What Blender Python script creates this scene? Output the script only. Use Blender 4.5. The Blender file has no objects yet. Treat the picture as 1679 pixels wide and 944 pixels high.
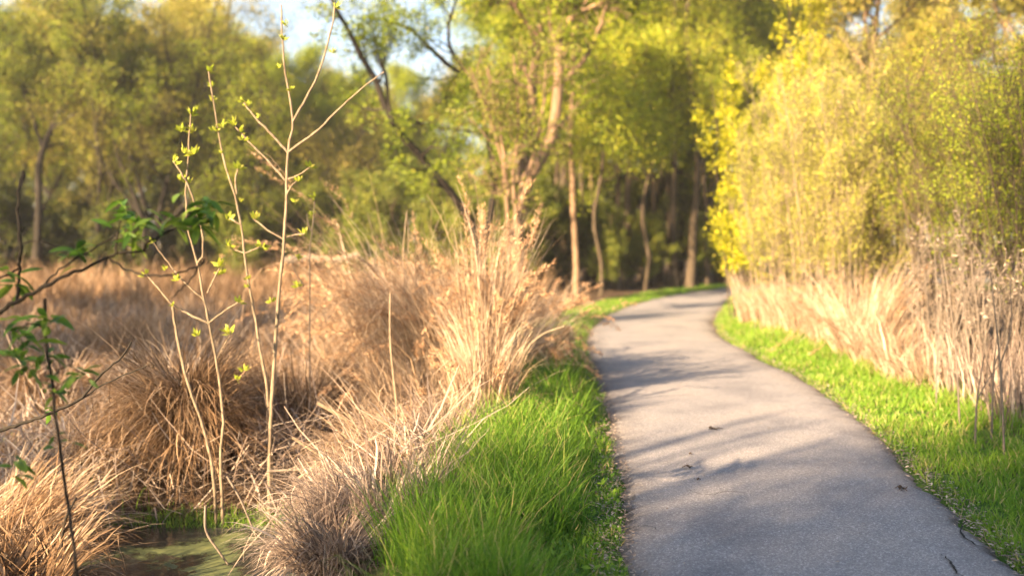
import bpy, math
import numpy as np
from mathutils import Vector

# ------------------------------------------------------------------ camera, sky, sun
SC = bpy.context.scene
COL = SC.collection
CAM_H = 1.7
FPX = 1632.0                       # focal length in pixels of the 1679 px wide photograph (35 mm)
PITCH = math.atan(77.0 / FPX)
cam_d = bpy.data.cameras.new("camera")
cam = bpy.data.objects.new("camera", cam_d)
COL.objects.link(cam)
cam.location = (0, 0, CAM_H)
cam.rotation_euler = (math.pi / 2 - PITCH, 0, 0)
cam_d.sensor_width = 36.0
cam_d.lens = 36.0 * FPX / 1679.0
cam_d.clip_start = 0.1
cam_d.clip_end = 3000
cam_d.dof.use_dof = True
cam_d.dof.focus_distance = 6.3
cam_d.dof.aperture_fstop = 0.95
SC.camera = cam

SUN_EL = math.radians(22.5)
LX, LY = 0.70, 0.714               # direction the light travels over the ground
SUN_AZ = math.atan2(-LX, -LY)      # clockwise from +Y
W = bpy.data.worlds.new("World")
SC.world = W
W.use_nodes = True
nt = W.node_tree
nt.nodes.clear()
n_out = nt.nodes.new("ShaderNodeOutputWorld")
n_bg = nt.nodes.new("ShaderNodeBackground")
n_sky = nt.nodes.new("ShaderNodeTexSky")
n_sky.sky_type = 'NISHITA'
n_sky.sun_disc = False
n_sky.sun_elevation = SUN_EL
n_sky.sun_rotation = SUN_AZ
n_sky.air_density = 1.0
n_sky.dust_density = 1.5
n_bg.inputs[1].default_value = 0.056
# thin broken cloud over the sky
n_tc = nt.nodes.new("ShaderNodeTexCoord")
n_map = nt.nodes.new("ShaderNodeMapping")
n_map.inputs['Scale'].default_value = (1.2, 1.2, 4.5)
n_no = nt.nodes.new("ShaderNodeTexNoise")
n_no.inputs['Scale'].default_value = 2.6
n_no.inputs['Detail'].default_value = 6
n_cr = nt.nodes.new("ShaderNodeValToRGB")
n_cr.color_ramp.elements[0].position = 0.42
n_cr.color_ramp.elements[0].color = (0, 0, 0, 1)
n_cr.color_ramp.elements[1].position = 0.66
n_cr.color_ramp.elements[1].color = (0.75, 0.75, 0.75, 1)
n_mx = nt.nodes.new("ShaderNodeMixRGB")
n_mx.inputs[2].default_value = (2.2, 2.45, 2.75, 1)
nt.links.new(n_tc.outputs['Generated'], n_map.inputs[0])
nt.links.new(n_map.outputs[0], n_no.inputs['Vector'])
nt.links.new(n_no.outputs['Fac'], n_cr.inputs[0])
nt.links.new(n_cr.outputs[0], n_mx.inputs[0])
nt.links.new(n_sky.outputs[0], n_mx.inputs[1])
nt.links.new(n_mx.outputs[0], n_bg.inputs[0])
nt.links.new(n_bg.outputs[0], n_out.inputs[0])

sun_d = bpy.data.lights.new("sun", 'SUN')
sun_d.energy = 5.0
sun_d.angle = math.radians(0.6)
sun_d.color = (1.0, 0.72, 0.43)
sun = bpy.data.objects.new("sun", sun_d)
COL.objects.link(sun)
sun.rotation_euler = Vector((LX, LY, -math.tan(SUN_EL))).to_track_quat('-Z', 'Y').to_euler()
sun.location = (-20, -20, 20)

SC.view_settings.view_transform = 'Standard'
SC.view_settings.look = 'None'
SC.view_settings.exposure = 2.80
SC.view_settings.gamma = 1.0
SC.cycles.use_denoising = True
SC.cycles.max_bounces = 6
SC.cycles.diffuse_bounces = 3
SC.cycles.transmission_bounces = 4
SC.cycles.glossy_bounces = 2
SC.cycles.transparent_max_bounces = 4

# ------------------------------------------------------------------ layout helpers
CP, SP = math.cos(PITCH), math.sin(PITCH)
def ray(px, py):
    u = (px - 839.5) / FPX
    v = (472.0 - py) / FPX
    return np.array([u, CP + v * SP, -SP + v * CP])
def P(px, py, Y):
    d = ray(px, py)
    return np.array([0, 0, CAM_H]) + d * (Y / d[1])
def G(px, py, z=0.0):
    d = ray(px, py)
    return np.array([0, 0, CAM_H]) + d * ((z - CAM_H) / d[2])
def X(px, Y):
    return (px - 839.5) / FPX * Y

def norm(a):
    return a / np.maximum(np.linalg.norm(a, axis=-1, keepdims=True), 1e-9)

def smooth(a, b, x):
    t = np.clip((x - a) / (b - a), 0, 1)
    return t * t * (3 - 2 * t)

# ------------------------------------------------------------------ object helpers
def tag(o, label=None, cat=None, group=None, kind=None):
    if label: o['label'] = label
    if cat: o['category'] = cat
    if group: o['group'] = group
    if kind: o['kind'] = kind
    return o

def empty(name, loc, label, cat, group=None):
    o = bpy.data.objects.new(name, None)
    COL.objects.link(o)
    o.empty_display_size = 0.2
    o.location = [float(c) for c in loc]
    return tag(o, label, cat, group)

def make_mesh(name, V, F, mat, tone=None, smooth_shade=False):
    """V (n,3), F (m,k) all faces with the same number of corners."""
    V = np.ascontiguousarray(V, dtype=np.float32)
    F = np.ascontiguousarray(F, dtype=np.int32)
    me = bpy.data.meshes.new(name)
    me.vertices.add(len(V)); me.vertices.foreach_set("co", V.ravel())
    k = F.shape[1]
    me.loops.add(F.size); me.loops.foreach_set("vertex_index", F.ravel())
    me.polygons.add(len(F))
    me.polygons.foreach_set("loop_start", np.arange(0, F.size, k, dtype=np.int32))
    me.polygons.foreach_set("loop_total", np.full(len(F), k, dtype=np.int32))
    if smooth_shade:
        me.polygons.foreach_set("use_smooth", np.ones(len(F), dtype=bool))
    if tone is not None:
        at = me.attributes.new("tone", 'FLOAT', 'POINT')
        at.data.foreach_set("value", np.ascontiguousarray(tone, dtype=np.float32))
    me.materials.append(mat)
    me.update(calc_edges=True)
    return me

def obj(name, me, parent=None, loc=None, kind=None):
    o = bpy.data.objects.new(name, me)
    COL.objects.link(o)
    if parent is not None: o.parent = parent
    if loc is not None: o.location = [float(c) for c in loc]
    if kind: o['kind'] = kind
    return o

def copy_tree(o, parent=None):
    c = o.copy()
    COL.objects.link(c)
    c.parent = parent
    for ch in list(o.children):
        copy_tree(ch, c)
    return c

class Acc:
    """collects vertex/quads/tone blocks"""
    def __init__(s): s.V, s.F, s.T, s.n = [], [], [], 0
    def add(s, V, F, T=None):
        s.V.append(V); s.F.append(F + s.n); s.n += len(V)
        s.T.append(T if T is not None else np.full(len(V), .5))
    def mesh(s, name, mat, smooth_shade=False):
        return make_mesh(name, np.concatenate(s.V), np.concatenate(s.F), mat, np.concatenate(s.T), smooth_shade)

def tubes(Pt, R, sides=5, tone=None, cap=True):
    """Pt (B,n,3), R (B,n) -> V, F quads, T"""
    Pt = np.asarray(Pt, float); R = np.asarray(R, float)
    B, n, _ = Pt.shape
    T = np.gradient(Pt, axis=1); T = norm(T)
    ref = np.where(np.abs(T[:, :1, 2:3]) > 0.8, np.array([1., 0, 0]), np.array([0, 0, 1.]))
    a = norm(np.cross(T, np.broadcast_to(ref, T.shape)))
    b = np.cross(T, a)
    ang = np.arange(sides) * 2 * math.pi / sides
    ring = a[:, :, None, :] * np.cos(ang)[None, None, :, None] + b[:, :, None, :] * np.sin(ang)[None, None, :, None]
    V = Pt[:, :, None, :] + ring * R[:, :, None, None]
    V = V.reshape(-1, 3)
    base = (np.arange(B)[:, None, None] * n + np.arange(n - 1)[None, :, None]) * sides
    j = np.arange(sides)[None, None, :]; j2 = (j + 1) % sides
    F = np.stack([base + j, base + j2, base + sides + j2, base + sides + j], -1).reshape(-1, 4)
    if tone is None: tone = np.full(B, .5)
    return V, F, np.repeat(tone, n * sides)

def spline(pts, n):
    """Catmull-Rom resample of a polyline to n points"""
    pts = np.asarray(pts, float)
    m = len(pts)
    if m == 2: pts = np.array([pts[0], (pts[0] + pts[1]) / 2, pts[1]]); m = 3
    ext = np.vstack([2 * pts[0] - pts[1], pts, 2 * pts[-1] - pts[-2]])
    seg = np.linalg.norm(np.diff(pts[:, :3], axis=0), axis=1)
    cum = np.concatenate([[0], np.cumsum(seg)])
    s = np.linspace(0, cum[-1], n)
    i = np.clip(np.searchsorted(cum, s, side='right') - 1, 0, m - 2)
    t = ((s - cum[i]) / np.maximum(seg[i], 1e-9))[:, None]
    p0, p1, p2, p3 = ext[i], ext[i + 1], ext[i + 2], ext[i + 3]
    return 0.5 * (2 * p1 + (p2 - p0) * t + (2 * p0 - 5 * p1 + 4 * p2 - p3) * t**2 + (3 * p1 - p0 - 3 * p2 + p3) * t**3)

def leaves(rng, C, L, Wd, tone, D=None, fold=0.25, updir=0.3):
    """one folded four-cornered leaf per centre; C (N,3), L (N), Wd (N)"""
    N = len(C)
    if D is None:
        D = rng.normal(size=(N, 3)); D[:, 2] = D[:, 2] * .7 - .15
    D = norm(D)
    nrm = rng.normal(size=(N, 3)); nrm[:, 2] += updir * 3
    S = norm(np.cross(D, nrm))
    U = np.cross(S, D)
    L = np.broadcast_to(L, N)[:, None]; Wd = np.broadcast_to(Wd, N)[:, None]
    mid = C + D * L * .45
    V = np.stack([C, mid + S * Wd * .5 + U * Wd * fold, C + D * L, mid - S * Wd * .5 + U * Wd * fold], 1).reshape(-1, 3)
    F = np.arange(N * 4).reshape(N, 4)
    return V, F, np.repeat(tone, 4)

def blades(rng, base, az, lean, bend, L, Wd, K, tone, wig=0.08, power=1.0, tip=0.12, kink=.18):
    """curved tapering grass blades. lean, bend in radians from the vertical"""
    N = len(base)
    t = (np.arange(K) + .5) / K
    th = lean[:, None] + bend[:, None] * t[None, :] ** power
    th = th + rng.normal(size=(N, K)) * wig
    kt = np.where(rng.random(N) < kink, rng.uniform(.3, .9, N), 2.0)
    th = th + (t[None, :] > kt[:, None]) * rng.uniform(.5, 1.7, N)[:, None]
    azk = az[:, None] + np.cumsum(rng.normal(size=(N, K)) * wig, axis=1)
    seg = (L / K)[:, None]
    st = np.sin(th) * seg
    d = np.stack([np.cos(azk) * st, np.sin(azk) * st, np.cos(th) * seg], -1)
    pts = np.concatenate([base[:, None, :], base[:, None, :] + np.cumsum(d, axis=1)], axis=1)
    tw = rng.uniform(0, math.pi, N)
    side = np.stack([np.cos(tw), np.sin(tw), np.zeros(N)], -1)
    tp = np.linspace(0, 1, K + 1)
    w = (1 - (1 - tip) * tp ** 1.5)[None, :, None] * Wd[:, None, None] * .5
    V = np.stack([pts - side[:, None, :] * w, pts + side[:, None, :] * w], 2).reshape(-1, 3)
    b = (np.arange(N)[:, None] * (K + 1) + np.arange(K)[None, :]) * 2
    F = np.stack([b, b + 1, b + 3, b + 2], -1).reshape(-1, 4)
    return V, F, np.repeat(tone, (K + 1) * 2), pts

# ------------------------------------------------------------------ materials
def nodes_of(m):
    m.use_nodes = True
    t = m.node_tree; t.nodes.clear()
    return t, (lambda k: t.nodes.new("ShaderNode" + k)), t.links.new

def ramp(N, stops):
    r = N("ValToRGB")
    e = r.color_ramp.elements
    while len(e) < len(stops): e.new(0.5)
    for x, (p, c) in zip(e, stops):
        x.position = p; x.color = (*c, 1)
    return r

def leaf_mat(name, stops, trans=0.45, rough=0.55, spec=0.25, var=.10):
    m = bpy.data.materials.new(name)
    t, N, Lk = nodes_of(m)
    at = N("Attribute"); at.attribute_name = "tone"
    r = ramp(N, stops)
    oi = N("ObjectInfo")
    ma = N("MapRange"); ma.inputs['To Min'].default_value = -var; ma.inputs['To Max'].default_value = var
    ad = N("Math"); ad.operation = 'ADD'
    Lk(oi.outputs['Random'], ma.inputs['Value']); Lk(at.outputs['Fac'], ad.inputs[0]); Lk(ma.outputs[0], ad.inputs[1])
    Lk(ad.outputs[0], r.inputs[0])
    p = N("BsdfPrincipled"); p.inputs['Roughness'].default_value = rough; p.inputs['Specular IOR Level'].default_value = spec
    tr = N("BsdfTranslucent"); mx = N("MixShader"); mx.inputs[0].default_value = trans
    o = N("OutputMaterial")
    Lk(r.outputs[0], p.inputs['Base Color']); Lk(r.outputs[0], tr.inputs[0])
    Lk(p.outputs[0], mx.inputs[1]); Lk(tr.outputs[0], mx.inputs[2]); Lk(mx.outputs[0], o.inputs[0])
    return m

def bark_mat(name, c1, c2, scale=6, bump=.6):
    m = bpy.data.materials.new(name)
    t, N, Lk = nodes_of(m)
    tc = N("TexCoord"); mp = N("Mapping"); mp.inputs['Scale'].default_value = (scale, scale, scale * .22)
    no = N("TexNoise"); no.inputs['Scale'].default_value = 3; no.inputs['Detail'].default_value = 5
    no2 = N("TexNoise"); no2.inputs['Scale'].default_value = .8; no2.inputs['Detail'].default_value = 3
    r = ramp(N, [(.3, c1), (.7, c2)])
    mxx = N("MixRGB"); mxx.blend_type = 'MULTIPLY'; mxx.inputs[0].default_value = .5
    r2 = ramp(N, [(.3, (.40, .44, .38)), (.6, (1.1, 1.08, 1.0))])
    p = N("BsdfPrincipled"); p.inputs['Roughness'].default_value = .9; p.inputs['Specular IOR Level'].default_value = .15
    b = N("Bump"); b.inputs['Strength'].default_value = bump; b.inputs['Distance'].default_value = .02
    o = N("OutputMaterial")
    Lk(tc.outputs['Object'], mp.inputs[0]); Lk(mp.outputs[0], no.inputs['Vector']); Lk(tc.outputs['Object'], no2.inputs['Vector'])
    Lk(no.outputs['Fac'], r.inputs[0]); Lk(no2.outputs['Fac'], r2.inputs[0])
    Lk(r.outputs[0], mxx.inputs[1]); Lk(r2.outputs[0], mxx.inputs[2])
    Lk(mxx.outputs[0], p.inputs['Base Color']); Lk(no.outputs['Fac'], b.inputs['Height']); Lk(b.outputs[0], p.inputs['Normal'])
    Lk(p.outputs[0], o.inputs[0])
    return m

M = {}
M['verge'] = leaf_mat("verge_grass", [(0, (.05, .11, .012)), (.45, (.11, .23, .02)), (.8, (.22, .34, .03)), (1, (.42, .36, .14))], .45)
M['dry'] = leaf_mat("dry_grass", [(0, (.065, .038, .022)), (.35, (.22, .135, .072)), (.7, (.42, .29, .18)), (1, (.62, .50, .37))], .30, .7, .12, .20)
M['drygrey'] = leaf_mat("weathered_dry_grass", [(0, (.12, .09, .075)), (.4, (.26, .195, .155)), (.75, (.42, .33, .26)), (1, (.56, .47, .39))], .25, .75, .1)
M['straw'] = leaf_mat("bleached_straw", [(0, (.14, .09, .055)), (.35, (.34, .24, .155)), (.7, (.51, .39, .275)), (1, (.66, .55, .43))], .3, .7, .12, .12)
M['plume'] = leaf_mat("seed_head", [(0, (.30, .17, .09)), (.5, (.48, .30, .17)), (1, (.62, .44, .28))], .4, .8, .1)
M['leaf_gold'] = leaf_mat("gold_spring_leaf", [(0, (.12, .125, .02)), (.35, (.24, .24, .04)), (.7, (.38, .34, .06)), (1, (.46, .35, .09))], .5)
M['leaf_lime'] = leaf_mat("lime_spring_leaf", [(0, (.09, .14, .012)), (.4, (.21, .28, .018)), (.75, (.35, .40, .025)), (1, (.48, .45, .04))], .5)
M['leaf_green'] = leaf_mat("green_spring_leaf", [(0, (.06, .09, .015)), (.4, (.14, .18, .025)), (.75, (.24, .27, .035)), (1, (.36, .33, .06))], .5)
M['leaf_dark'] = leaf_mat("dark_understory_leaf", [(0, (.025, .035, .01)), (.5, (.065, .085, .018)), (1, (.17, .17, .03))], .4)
M['leaf_yellow'] = leaf_mat("yellow_spring_leaf", [(0, (.16, .19, .01)), (.4, (.40, .40, .015)), (.75, (.56, .53, .03)), (1, (.62, .52, .08))], .5)
M['leaf_willow'] = leaf_mat("willow_leaf", [(0, (.24, .26, .03)), (.4, (.40, .41, .06)), (.8, (.52, .49, .11)), (1, (.58, .48, .20))], .5)
M['leaf_bud'] = leaf_mat("bud_leaf", [(0, (.22, .28, .025)), (.6, (.40, .45, .05)), (1, (.54, .50, .11))], .5)
M['leaf_glossy'] = leaf_mat("glossy_green_leaf", [(0, (.035, .085, .012)), (.5, (.07, .155, .018)), (1, (.17, .25, .03))], .45, .5, .3)
M['bark_dark'] = bark_mat("dark_bark", (.014, .012, .010), (.038, .031, .025))
M['bark_mid'] = bark_mat("brown_bark", (.04, .031, .022), (.105, .078, .055))
M['bark_warm'] = bark_mat("pale_brown_bark", (.11, .075, .05), (.25, .165, .11))
M['bark_pale'] = bark_mat("smooth_pale_bark", (.12, .092, .065), (.29, .225, .16), 20, .2)
M['bark_stalk'] = bark_mat("grey_stalk", (.10, .08, .066), (.22, .18, .15), 20, .2)

def ground_mat():
    m = bpy.data.materials.new("soil_and_thatch")
    t, N, Lk = nodes_of(m)
    tc = N("TexCoord")
    at = N("Attribute"); at.attribute_name = "tone"
    n1 = N("TexNoise"); n1.inputs['Scale'].default_value = 9; n1.inputs['Detail'].default_value = 8
    n2 = N("TexNoise"); n2.inputs['Scale'].default_value = 60; n2.inputs['Detail'].default_value = 4
    rg = ramp(N, [(.3, (.035, .07, .015)), (.55, (.07, .13, .02)), (.75, (.14, .12, .05))])
    rd = ramp(N, [(.3, (.03, .022, .016)), (.55, (.09, .06, .04)), (.75, (.20, .14, .09))])
    mx = N("MixRGB")
    p = N("BsdfPrincipled"); p.inputs['Roughness'].default_value = .95; p.inputs['Specular IOR Level'].default_value = .1
    b = N("Bump"); b.inputs['Distance'].default_value = .03
    o = N("OutputMaterial")
    Lk(tc.outputs['Object'], n1.inputs['Vector']); Lk(tc.outputs['Object'], n2.inputs['Vector'])
    Lk(n1.outputs['Fac'], rg.inputs[0]); Lk(n1.outputs['Fac'], rd.inputs[0])
    Lk(at.outputs['Fac'], mx.inputs[0]); Lk(rd.outputs[0], mx.inputs[1]); Lk(rg.outputs[0], mx.inputs[2])
    Lk(mx.outputs[0], p.inputs['Base Color']); Lk(n2.outputs['Fac'], b.inputs['Height']); Lk(b.outputs[0], p.inputs['Normal'])
    Lk(p.outputs[0], o.inputs[0])
    return m

def asphalt_mat():
    m = bpy.data.materials.new("worn_asphalt")
    t, N, Lk = nodes_of(m)
    tc = N("TexCoord")
    at = N("Attribute"); at.attribute_name = "tone"          # distance from the edge
    v = N("TexVoronoi"); v.inputs['Scale'].default_value = 130
    v2 = N("TexVoronoi"); v2.inputs['Scale'].default_value = 48
    n1 = N("TexNoise"); n1.inputs['Scale'].default_value = 1.3; n1.inputs['Detail'].default_value = 6
    n2 = N("TexNoise"); n2.inputs['Scale'].default_value = 150; n2.inputs['Detail'].default_value = 3
    r = ramp(N, [(0, (.145, .142, .152)), (.45, (.215, .205, .210)), (.85, (.268, .255, .258)), (1, (.41, .395, .40))])
    sep = N("SeparateColor")
    cmb = N("Math"); cmb.operation = 'POWER'; cmb.inputs[1].default_value = 1.3
    rb = ramp(N, [(.3, (.72, .72, .75)), (.48, (.98, .97, .97)), (.7, (1.16, 1.11, 1.05))])
    mx = N("MixRGB"); mx.blend_type = 'MULTIPLY'; mx.inputs[0].default_value = 1
    re = ramp(N, [(0, (.42, .36, .30)), (.10, (.82, .80, .78)), (.3, (1, 1, 1))])
    n3 = N("TexNoise"); n3.inputs['Scale'].default_value = 14; n3.inputs['Detail'].default_value = 5
    ade = N("MixRGB"); ade.blend_type = 'LINEAR_LIGHT'; ade.inputs[0].default_value = .12
    mx2 = N("MixRGB"); mx2.blend_type = 'MULTIPLY'; mx2.inputs[0].default_value = 1
    p = N("BsdfPrincipled"); p.inputs['Roughness'].default_value = .82; p.inputs['Specular IOR Level'].default_value = .3
    b = N("Bump"); b.inputs['Distance'].default_value = .006; b.inputs['Strength'].default_value = .7
    hs = N("Math"); hs.operation = 'ADD'
    o = N("OutputMaterial")
    for x in (v, v2, n1, n2, n3): Lk(tc.outputs['Object'], x.inputs['Vector'])
    Lk(v.outputs['Color'], sep.inputs[0]); Lk(sep.outputs[0], cmb.inputs[0]); Lk(cmb.outputs[0], r.inputs[0])
    Lk(n1.outputs['Fac'], rb.inputs[0])
    Lk(r.outputs[0], mx.inputs[1]); Lk(rb.outputs[0], mx.inputs[2])
    Lk(at.outputs['Fac'], ade.inputs[1]); Lk(n3.outputs['Color'], ade.inputs[2]); Lk(ade.outputs[0], re.inputs[0])
    Lk(mx.outputs[0], mx2.inputs[1]); Lk(re.outputs[0], mx2.inputs[2])
    Lk(mx2.outputs[0], p.inputs['Base Color'])
    Lk(v.outputs['Distance'], hs.inputs[0]); Lk(n2.outputs['Fac'], hs.inputs[1])
    Lk(hs.outputs[0], b.inputs['Height']); Lk(b.outputs[0], p.inputs['Normal'])
    Lk(p.outputs[0], o.inputs[0])
    return m

def water_mat():
    m = bpy.data.materials.new("pond_water")
    t, N, Lk = nodes_of(m)
    tc = N("TexCoord")
    n1 = N("TexNoise"); n1.inputs['Scale'].default_value = 1.6; n1.inputs['Detail'].default_value = 8; n1.inputs['Roughness'].default_value = .7
    r = ramp(N, [(.52, (.0, .0, .0)), (.57, (1, 1, 1))])
    rc = ramp(N, [(.50, (.020, .024, .022)), (.57, (.065, .08, .025)), (.70, (.14, .15, .045))])
    p = N("BsdfPrincipled"); p.inputs['Specular IOR Level'].default_value = .5
    rr = N("MapRange"); rr.inputs['To Min'].default_value = .06; rr.inputs['To Max'].default_value = .7
    b = N("Bump"); b.inputs['Distance'].default_value = .01; b.inputs['Strength'].default_value = .4
    n2 = N("TexNoise"); n2.inputs['Scale'].default_value = 12; n2.inputs['Detail'].default_value = 3
    o = N("OutputMaterial")
    for x in (n1, n2): Lk(tc.outputs['Object'], x.inputs['Vector'])
    Lk(n1.outputs['Fac'], r.inputs[0]); Lk(n1.outputs['Fac'], rc.inputs[0]); Lk(r.outputs[0], rr.inputs['Value'])
    Lk(rr.outputs[0], p.inputs['Roughness']); Lk(rc.outputs[0], p.inputs['Base Color'])
    Lk(n2.outputs['Fac'], b.inputs['Height']); Lk(b.outputs[0], p.inputs['Normal'])
    Lk(p.outputs[0], o.inputs[0])
    return m

def plain(name, c, rough=.9):
    m = bpy.data.materials.new(name)
    t, N, Lk = nodes_of(m)
    tc = N("TexCoord"); no = N("TexNoise"); no.inputs['Scale'].default_value = 30
    r = ramp(N, [(.3, tuple(x * .7 for x in c)), (.7, tuple(min(1, x * 1.25) for x in c))])
    p = N("BsdfPrincipled"); p.inputs['Roughness'].default_value = rough; p.inputs['Specular IOR Level'].default_value = .2
    o = N("OutputMaterial")
    Lk(tc.outputs['Object'], no.inputs['Vector']); Lk(no.outputs['Fac'], r.inputs[0]); Lk(r.outputs[0], p.inputs['Base Color']); Lk(p.outputs[0], o.inputs[0])
    return m
M['ground'] = ground_mat(); M['asphalt'] = asphalt_mat(); M['water'] = water_mat()
M['crack'] = plain("crack_tar", (.02, .018, .016))  # dark tar tone of the flat crack strips
M['debris'] = plain("dead_twig", (.05, .035, .025))

# ------------------------------------------------------------------ path and terrain
LE_px = [(1027, 944), (1023, 880), (1017, 820), (1009, 750), (996, 690), (984, 640), (970, 600), (961, 560), (972, 535), (1000, 513), (1050, 495), (1110, 482), (1165, 474.5)]
RE_px = [(1695, 944), (1632, 895), (1560, 832), (1470, 740), (1400, 675), (1330, 627), (1270, 597), (1215, 568), (1178, 545), (1172, 525), (1185, 505), (1200, 485)]
LE = [(.35, -12), (.42, -4), (.5, 1)] + [tuple(G(*p)[:2]) for p in LE_px] + [(8.6, 37.6), (12, 40.8), (18, 44), (30, 47), (60, 50)]
RE = [(2.6, -12), (2.6, -4), (2.6, 1)] + [tuple(G(*p)[:2]) for p in RE_px] + [(7.9, 32.8), (10.2, 36.2), (13.4, 38.8), (19, 41.6), (30.4, 44.4), (60.3, 47.4)]
NP = 420
LEs = spline(np.array([(a, b, 0) for a, b in LE]), NP)[:, :2]
REs = spline(np.array([(a, b, 0) for a, b in RE]), NP)[:, :2]
CEN = (LEs + REs) / 2
HALF = np.linalg.norm(REs - LEs, axis=1) / 2
TAN = norm(np.gradient(CEN, axis=0))
NOR = np.stack([TAN[:, 1], -TAN[:, 0]], -1)      # points to the right

def side_edge(x, y):
    """signed distance beyond the nearer path edge: left negative, right positive, inside 0"""
    x = np.asarray(x, float).ravel(); y = np.asarray(y, float).ravel()
    out = np.empty(len(x))
    for i in range(0, len(x), 20000):
        q = np.stack([x[i:i + 20000], y[i:i + 20000]], -1)
        d = ((q[:, None, :] - CEN[None]) ** 2).sum(-1)
        k = d.argmin(1)
        s = ((q - CEN[k]) * NOR[k]).sum(-1)
        r = np.sqrt(d[np.arange(len(k)), k])
        s = np.where(np.abs(s) < r * .6, np.sign(s + 1e-9) * r, s)
        out[i:i + 20000] = np.sign(s) * np.maximum(np.abs(s) - HALF[k], 0)
    return out

def wob(x, y, s, seed=0):
    return (np.sin(x * s + seed * 1.7 + 1.3 * np.sin(y * s * .7 + seed)) + np.sin(y * s * 1.3 + seed * 2.1 + 1.1 * np.sin(x * s * .9 + 2 * seed))) * .5

POOL = G(300, 905, -.62)[:2]
def ground_z(x, y, e=None):
    x = np.asarray(x, float); y = np.asarray(y, float)
    if e is None: e = side_edge(x, y).reshape(x.shape)
    el, er = -np.minimum(e, 0), np.maximum(e, 0)
    z = -.02 - .04 * smooth(.1, 1.0, el) - .04 * smooth(.1, 1.2, er)
    marsh = smooth(.9, 2.3, el)
    forest = smooth(27, 33, y) * smooth(-6, 0, x)
    depth = -.46 + .10 * wob(x, y, 1.6, 1) + .05 * wob(x, y, 4.1, 2)
    pool = np.exp(-(((x - POOL[0]) / 1.45) ** 2 + ((y - POOL[1]) / 1.05) ** 2) ** 2)
    depth = depth - .38 * pool
    z = z + marsh * (1 - forest) * depth
    z = z - .25 * smooth(1.6, 3.5, er)
    z = z + .03 * wob(x, y, 2.3, 5) * smooth(.2, .8, np.abs(e))
    z = np.where(np.abs(e) < 1e-6, -.05, z)
    return z

def grid_axis(a, b, fine_a, fine_b, fine, coarse):
    left = np.arange(a, fine_a, coarse); mid = np.arange(fine_a, fine_b, fine); right = np.arange(fine_b, b + coarse, coarse)
    return np.concatenate([left, mid, right])
gx = grid_axis(-400, 400, -14, 14, .16, 12); gy = np.concatenate([np.arange(-200, -4, 8), np.arange(-4, 16, .16), np.arange(16, 60, .4), np.arange(60, 700, 20)])
GX, GY = np.meshgrid(gx, gy)
E = side_edge(GX, GY).reshape(GX.shape)
GZ = ground_z(GX, GY, E)
far = np.maximum(np.abs(GX), np.abs(GY))
tone_g = np.where(E < 0, 1 - smooth(.9, 1.6, -E), 1 - smooth(.9, 1.5, E))
V = np.stack([GX, GY, GZ], -1).reshape(-1, 3)
ny, nx = GX.shape
i = (np.arange(ny - 1)[:, None] * nx + np.arange(nx - 1)[None, :]).ravel()
F = np.stack([i, i + 1, i + nx + 1, i + nx], -1)
tag(obj("ground", make_mesh("ground", V, F, M['ground'], tone_g.ravel(), True)), kind='structure')

# path: sheet with a slight crown and ragged edges, edge skirts go down into the soil
rngp = np.random.default_rng(3)
NC = 25
u = np.linspace(0, 1, NC)
NP2 = 1400
LE2 = spline(np.c_[LEs, np.zeros(NP)], NP2)[:, :2]; RE2 = spline(np.c_[REs, np.zeros(NP)], NP2)[:, :2]
s_ = np.arange(NP2)
rag = lambda seed: (.03 * np.sin(s_ * .31 + seed) * np.sin(s_ * .11 + seed) + .016 * np.sin(s_ * .9 + seed) * np.sin(s_ * .37 + 2 * seed) + .02 * np.sin(s_ * .13 + seed) + .018 * np.random.default_rng(seed).normal(size=NP2))
dirw = norm(RE2 - LE2)
LE2 = LE2 + dirw * rag(1)[:, None]; RE2 = RE2 + dirw * rag(2)[:, None]
Pxy = LE2[:, None, :] * (1 - u)[None, :, None] + RE2[:, None, :] * u[None, :, None]
Pz = .012 * (1 - (2 * u - 1) ** 2)[None, :] + .004 * wob(Pxy[..., 0], Pxy[..., 1], 1.7, 3)
Pz[:, 0] -= .04; Pz[:, -1] -= .04
tone_p = np.minimum(u, 1 - u)[None, :] * 2 + np.zeros((NP2, 1))
V = np.concatenate([Pxy, Pz[..., None]], -1).reshape(-1, 3)
i = (np.arange(NP2 - 1)[:, None] * NC + np.arange(NC - 1)[None, :]).ravel()
F = np.stack([i, i + 1, i + NC + 1, i + NC], -1)
path = tag(obj("path", make_mesh("path", V, F, M['asphalt'], tone_p.ravel(), True)), kind='structure')

def crack(pxs, w, seed):
    r = np.random.default_rng(seed)
    c = spline(np.array([G(a, b, .006) for a, b in pxs]), 16)
    c[:, :2] += r.normal(size=(16, 2)) * .006
    n = norm(np.gradient(c[:, :2], axis=0)); n = np.stack([n[:, 1], -n[:, 0]], -1)
    ww = w * (.5 + r.random(16)) * np.sin(np.linspace(.15, math.pi - .15, 16))
    a = c.copy(); b = c.copy()
    a[:, :2] -= n * ww[:, None]; b[:, :2] += n * ww[:, None]
    a[:, 2] = b[:, 2] = .012
    V = np.stack([a, b], 1).reshape(-1, 3); k = np.arange(15) * 2
    obj("crack", make_mesh("crack", V, np.stack([k, k + 1, k + 3, k + 2], -1), M['crack']), path)
crack([(1583, 852), (1576, 872), (1590, 888), (1612, 897), (1625, 905)], .006, 1)
crack([(1541, 908), (1556, 920), (1566, 936), (1580, 950)], .006, 2)
crack([(1625, 905), (1650, 915), (1672, 925)], .004, 3)

crack([(1120, 800), (1160, 812), (1205, 806), (1260, 820)], .0025, 4)
crack([(1020, 870), (1060, 862), (1085, 872)], .003, 5)
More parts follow.
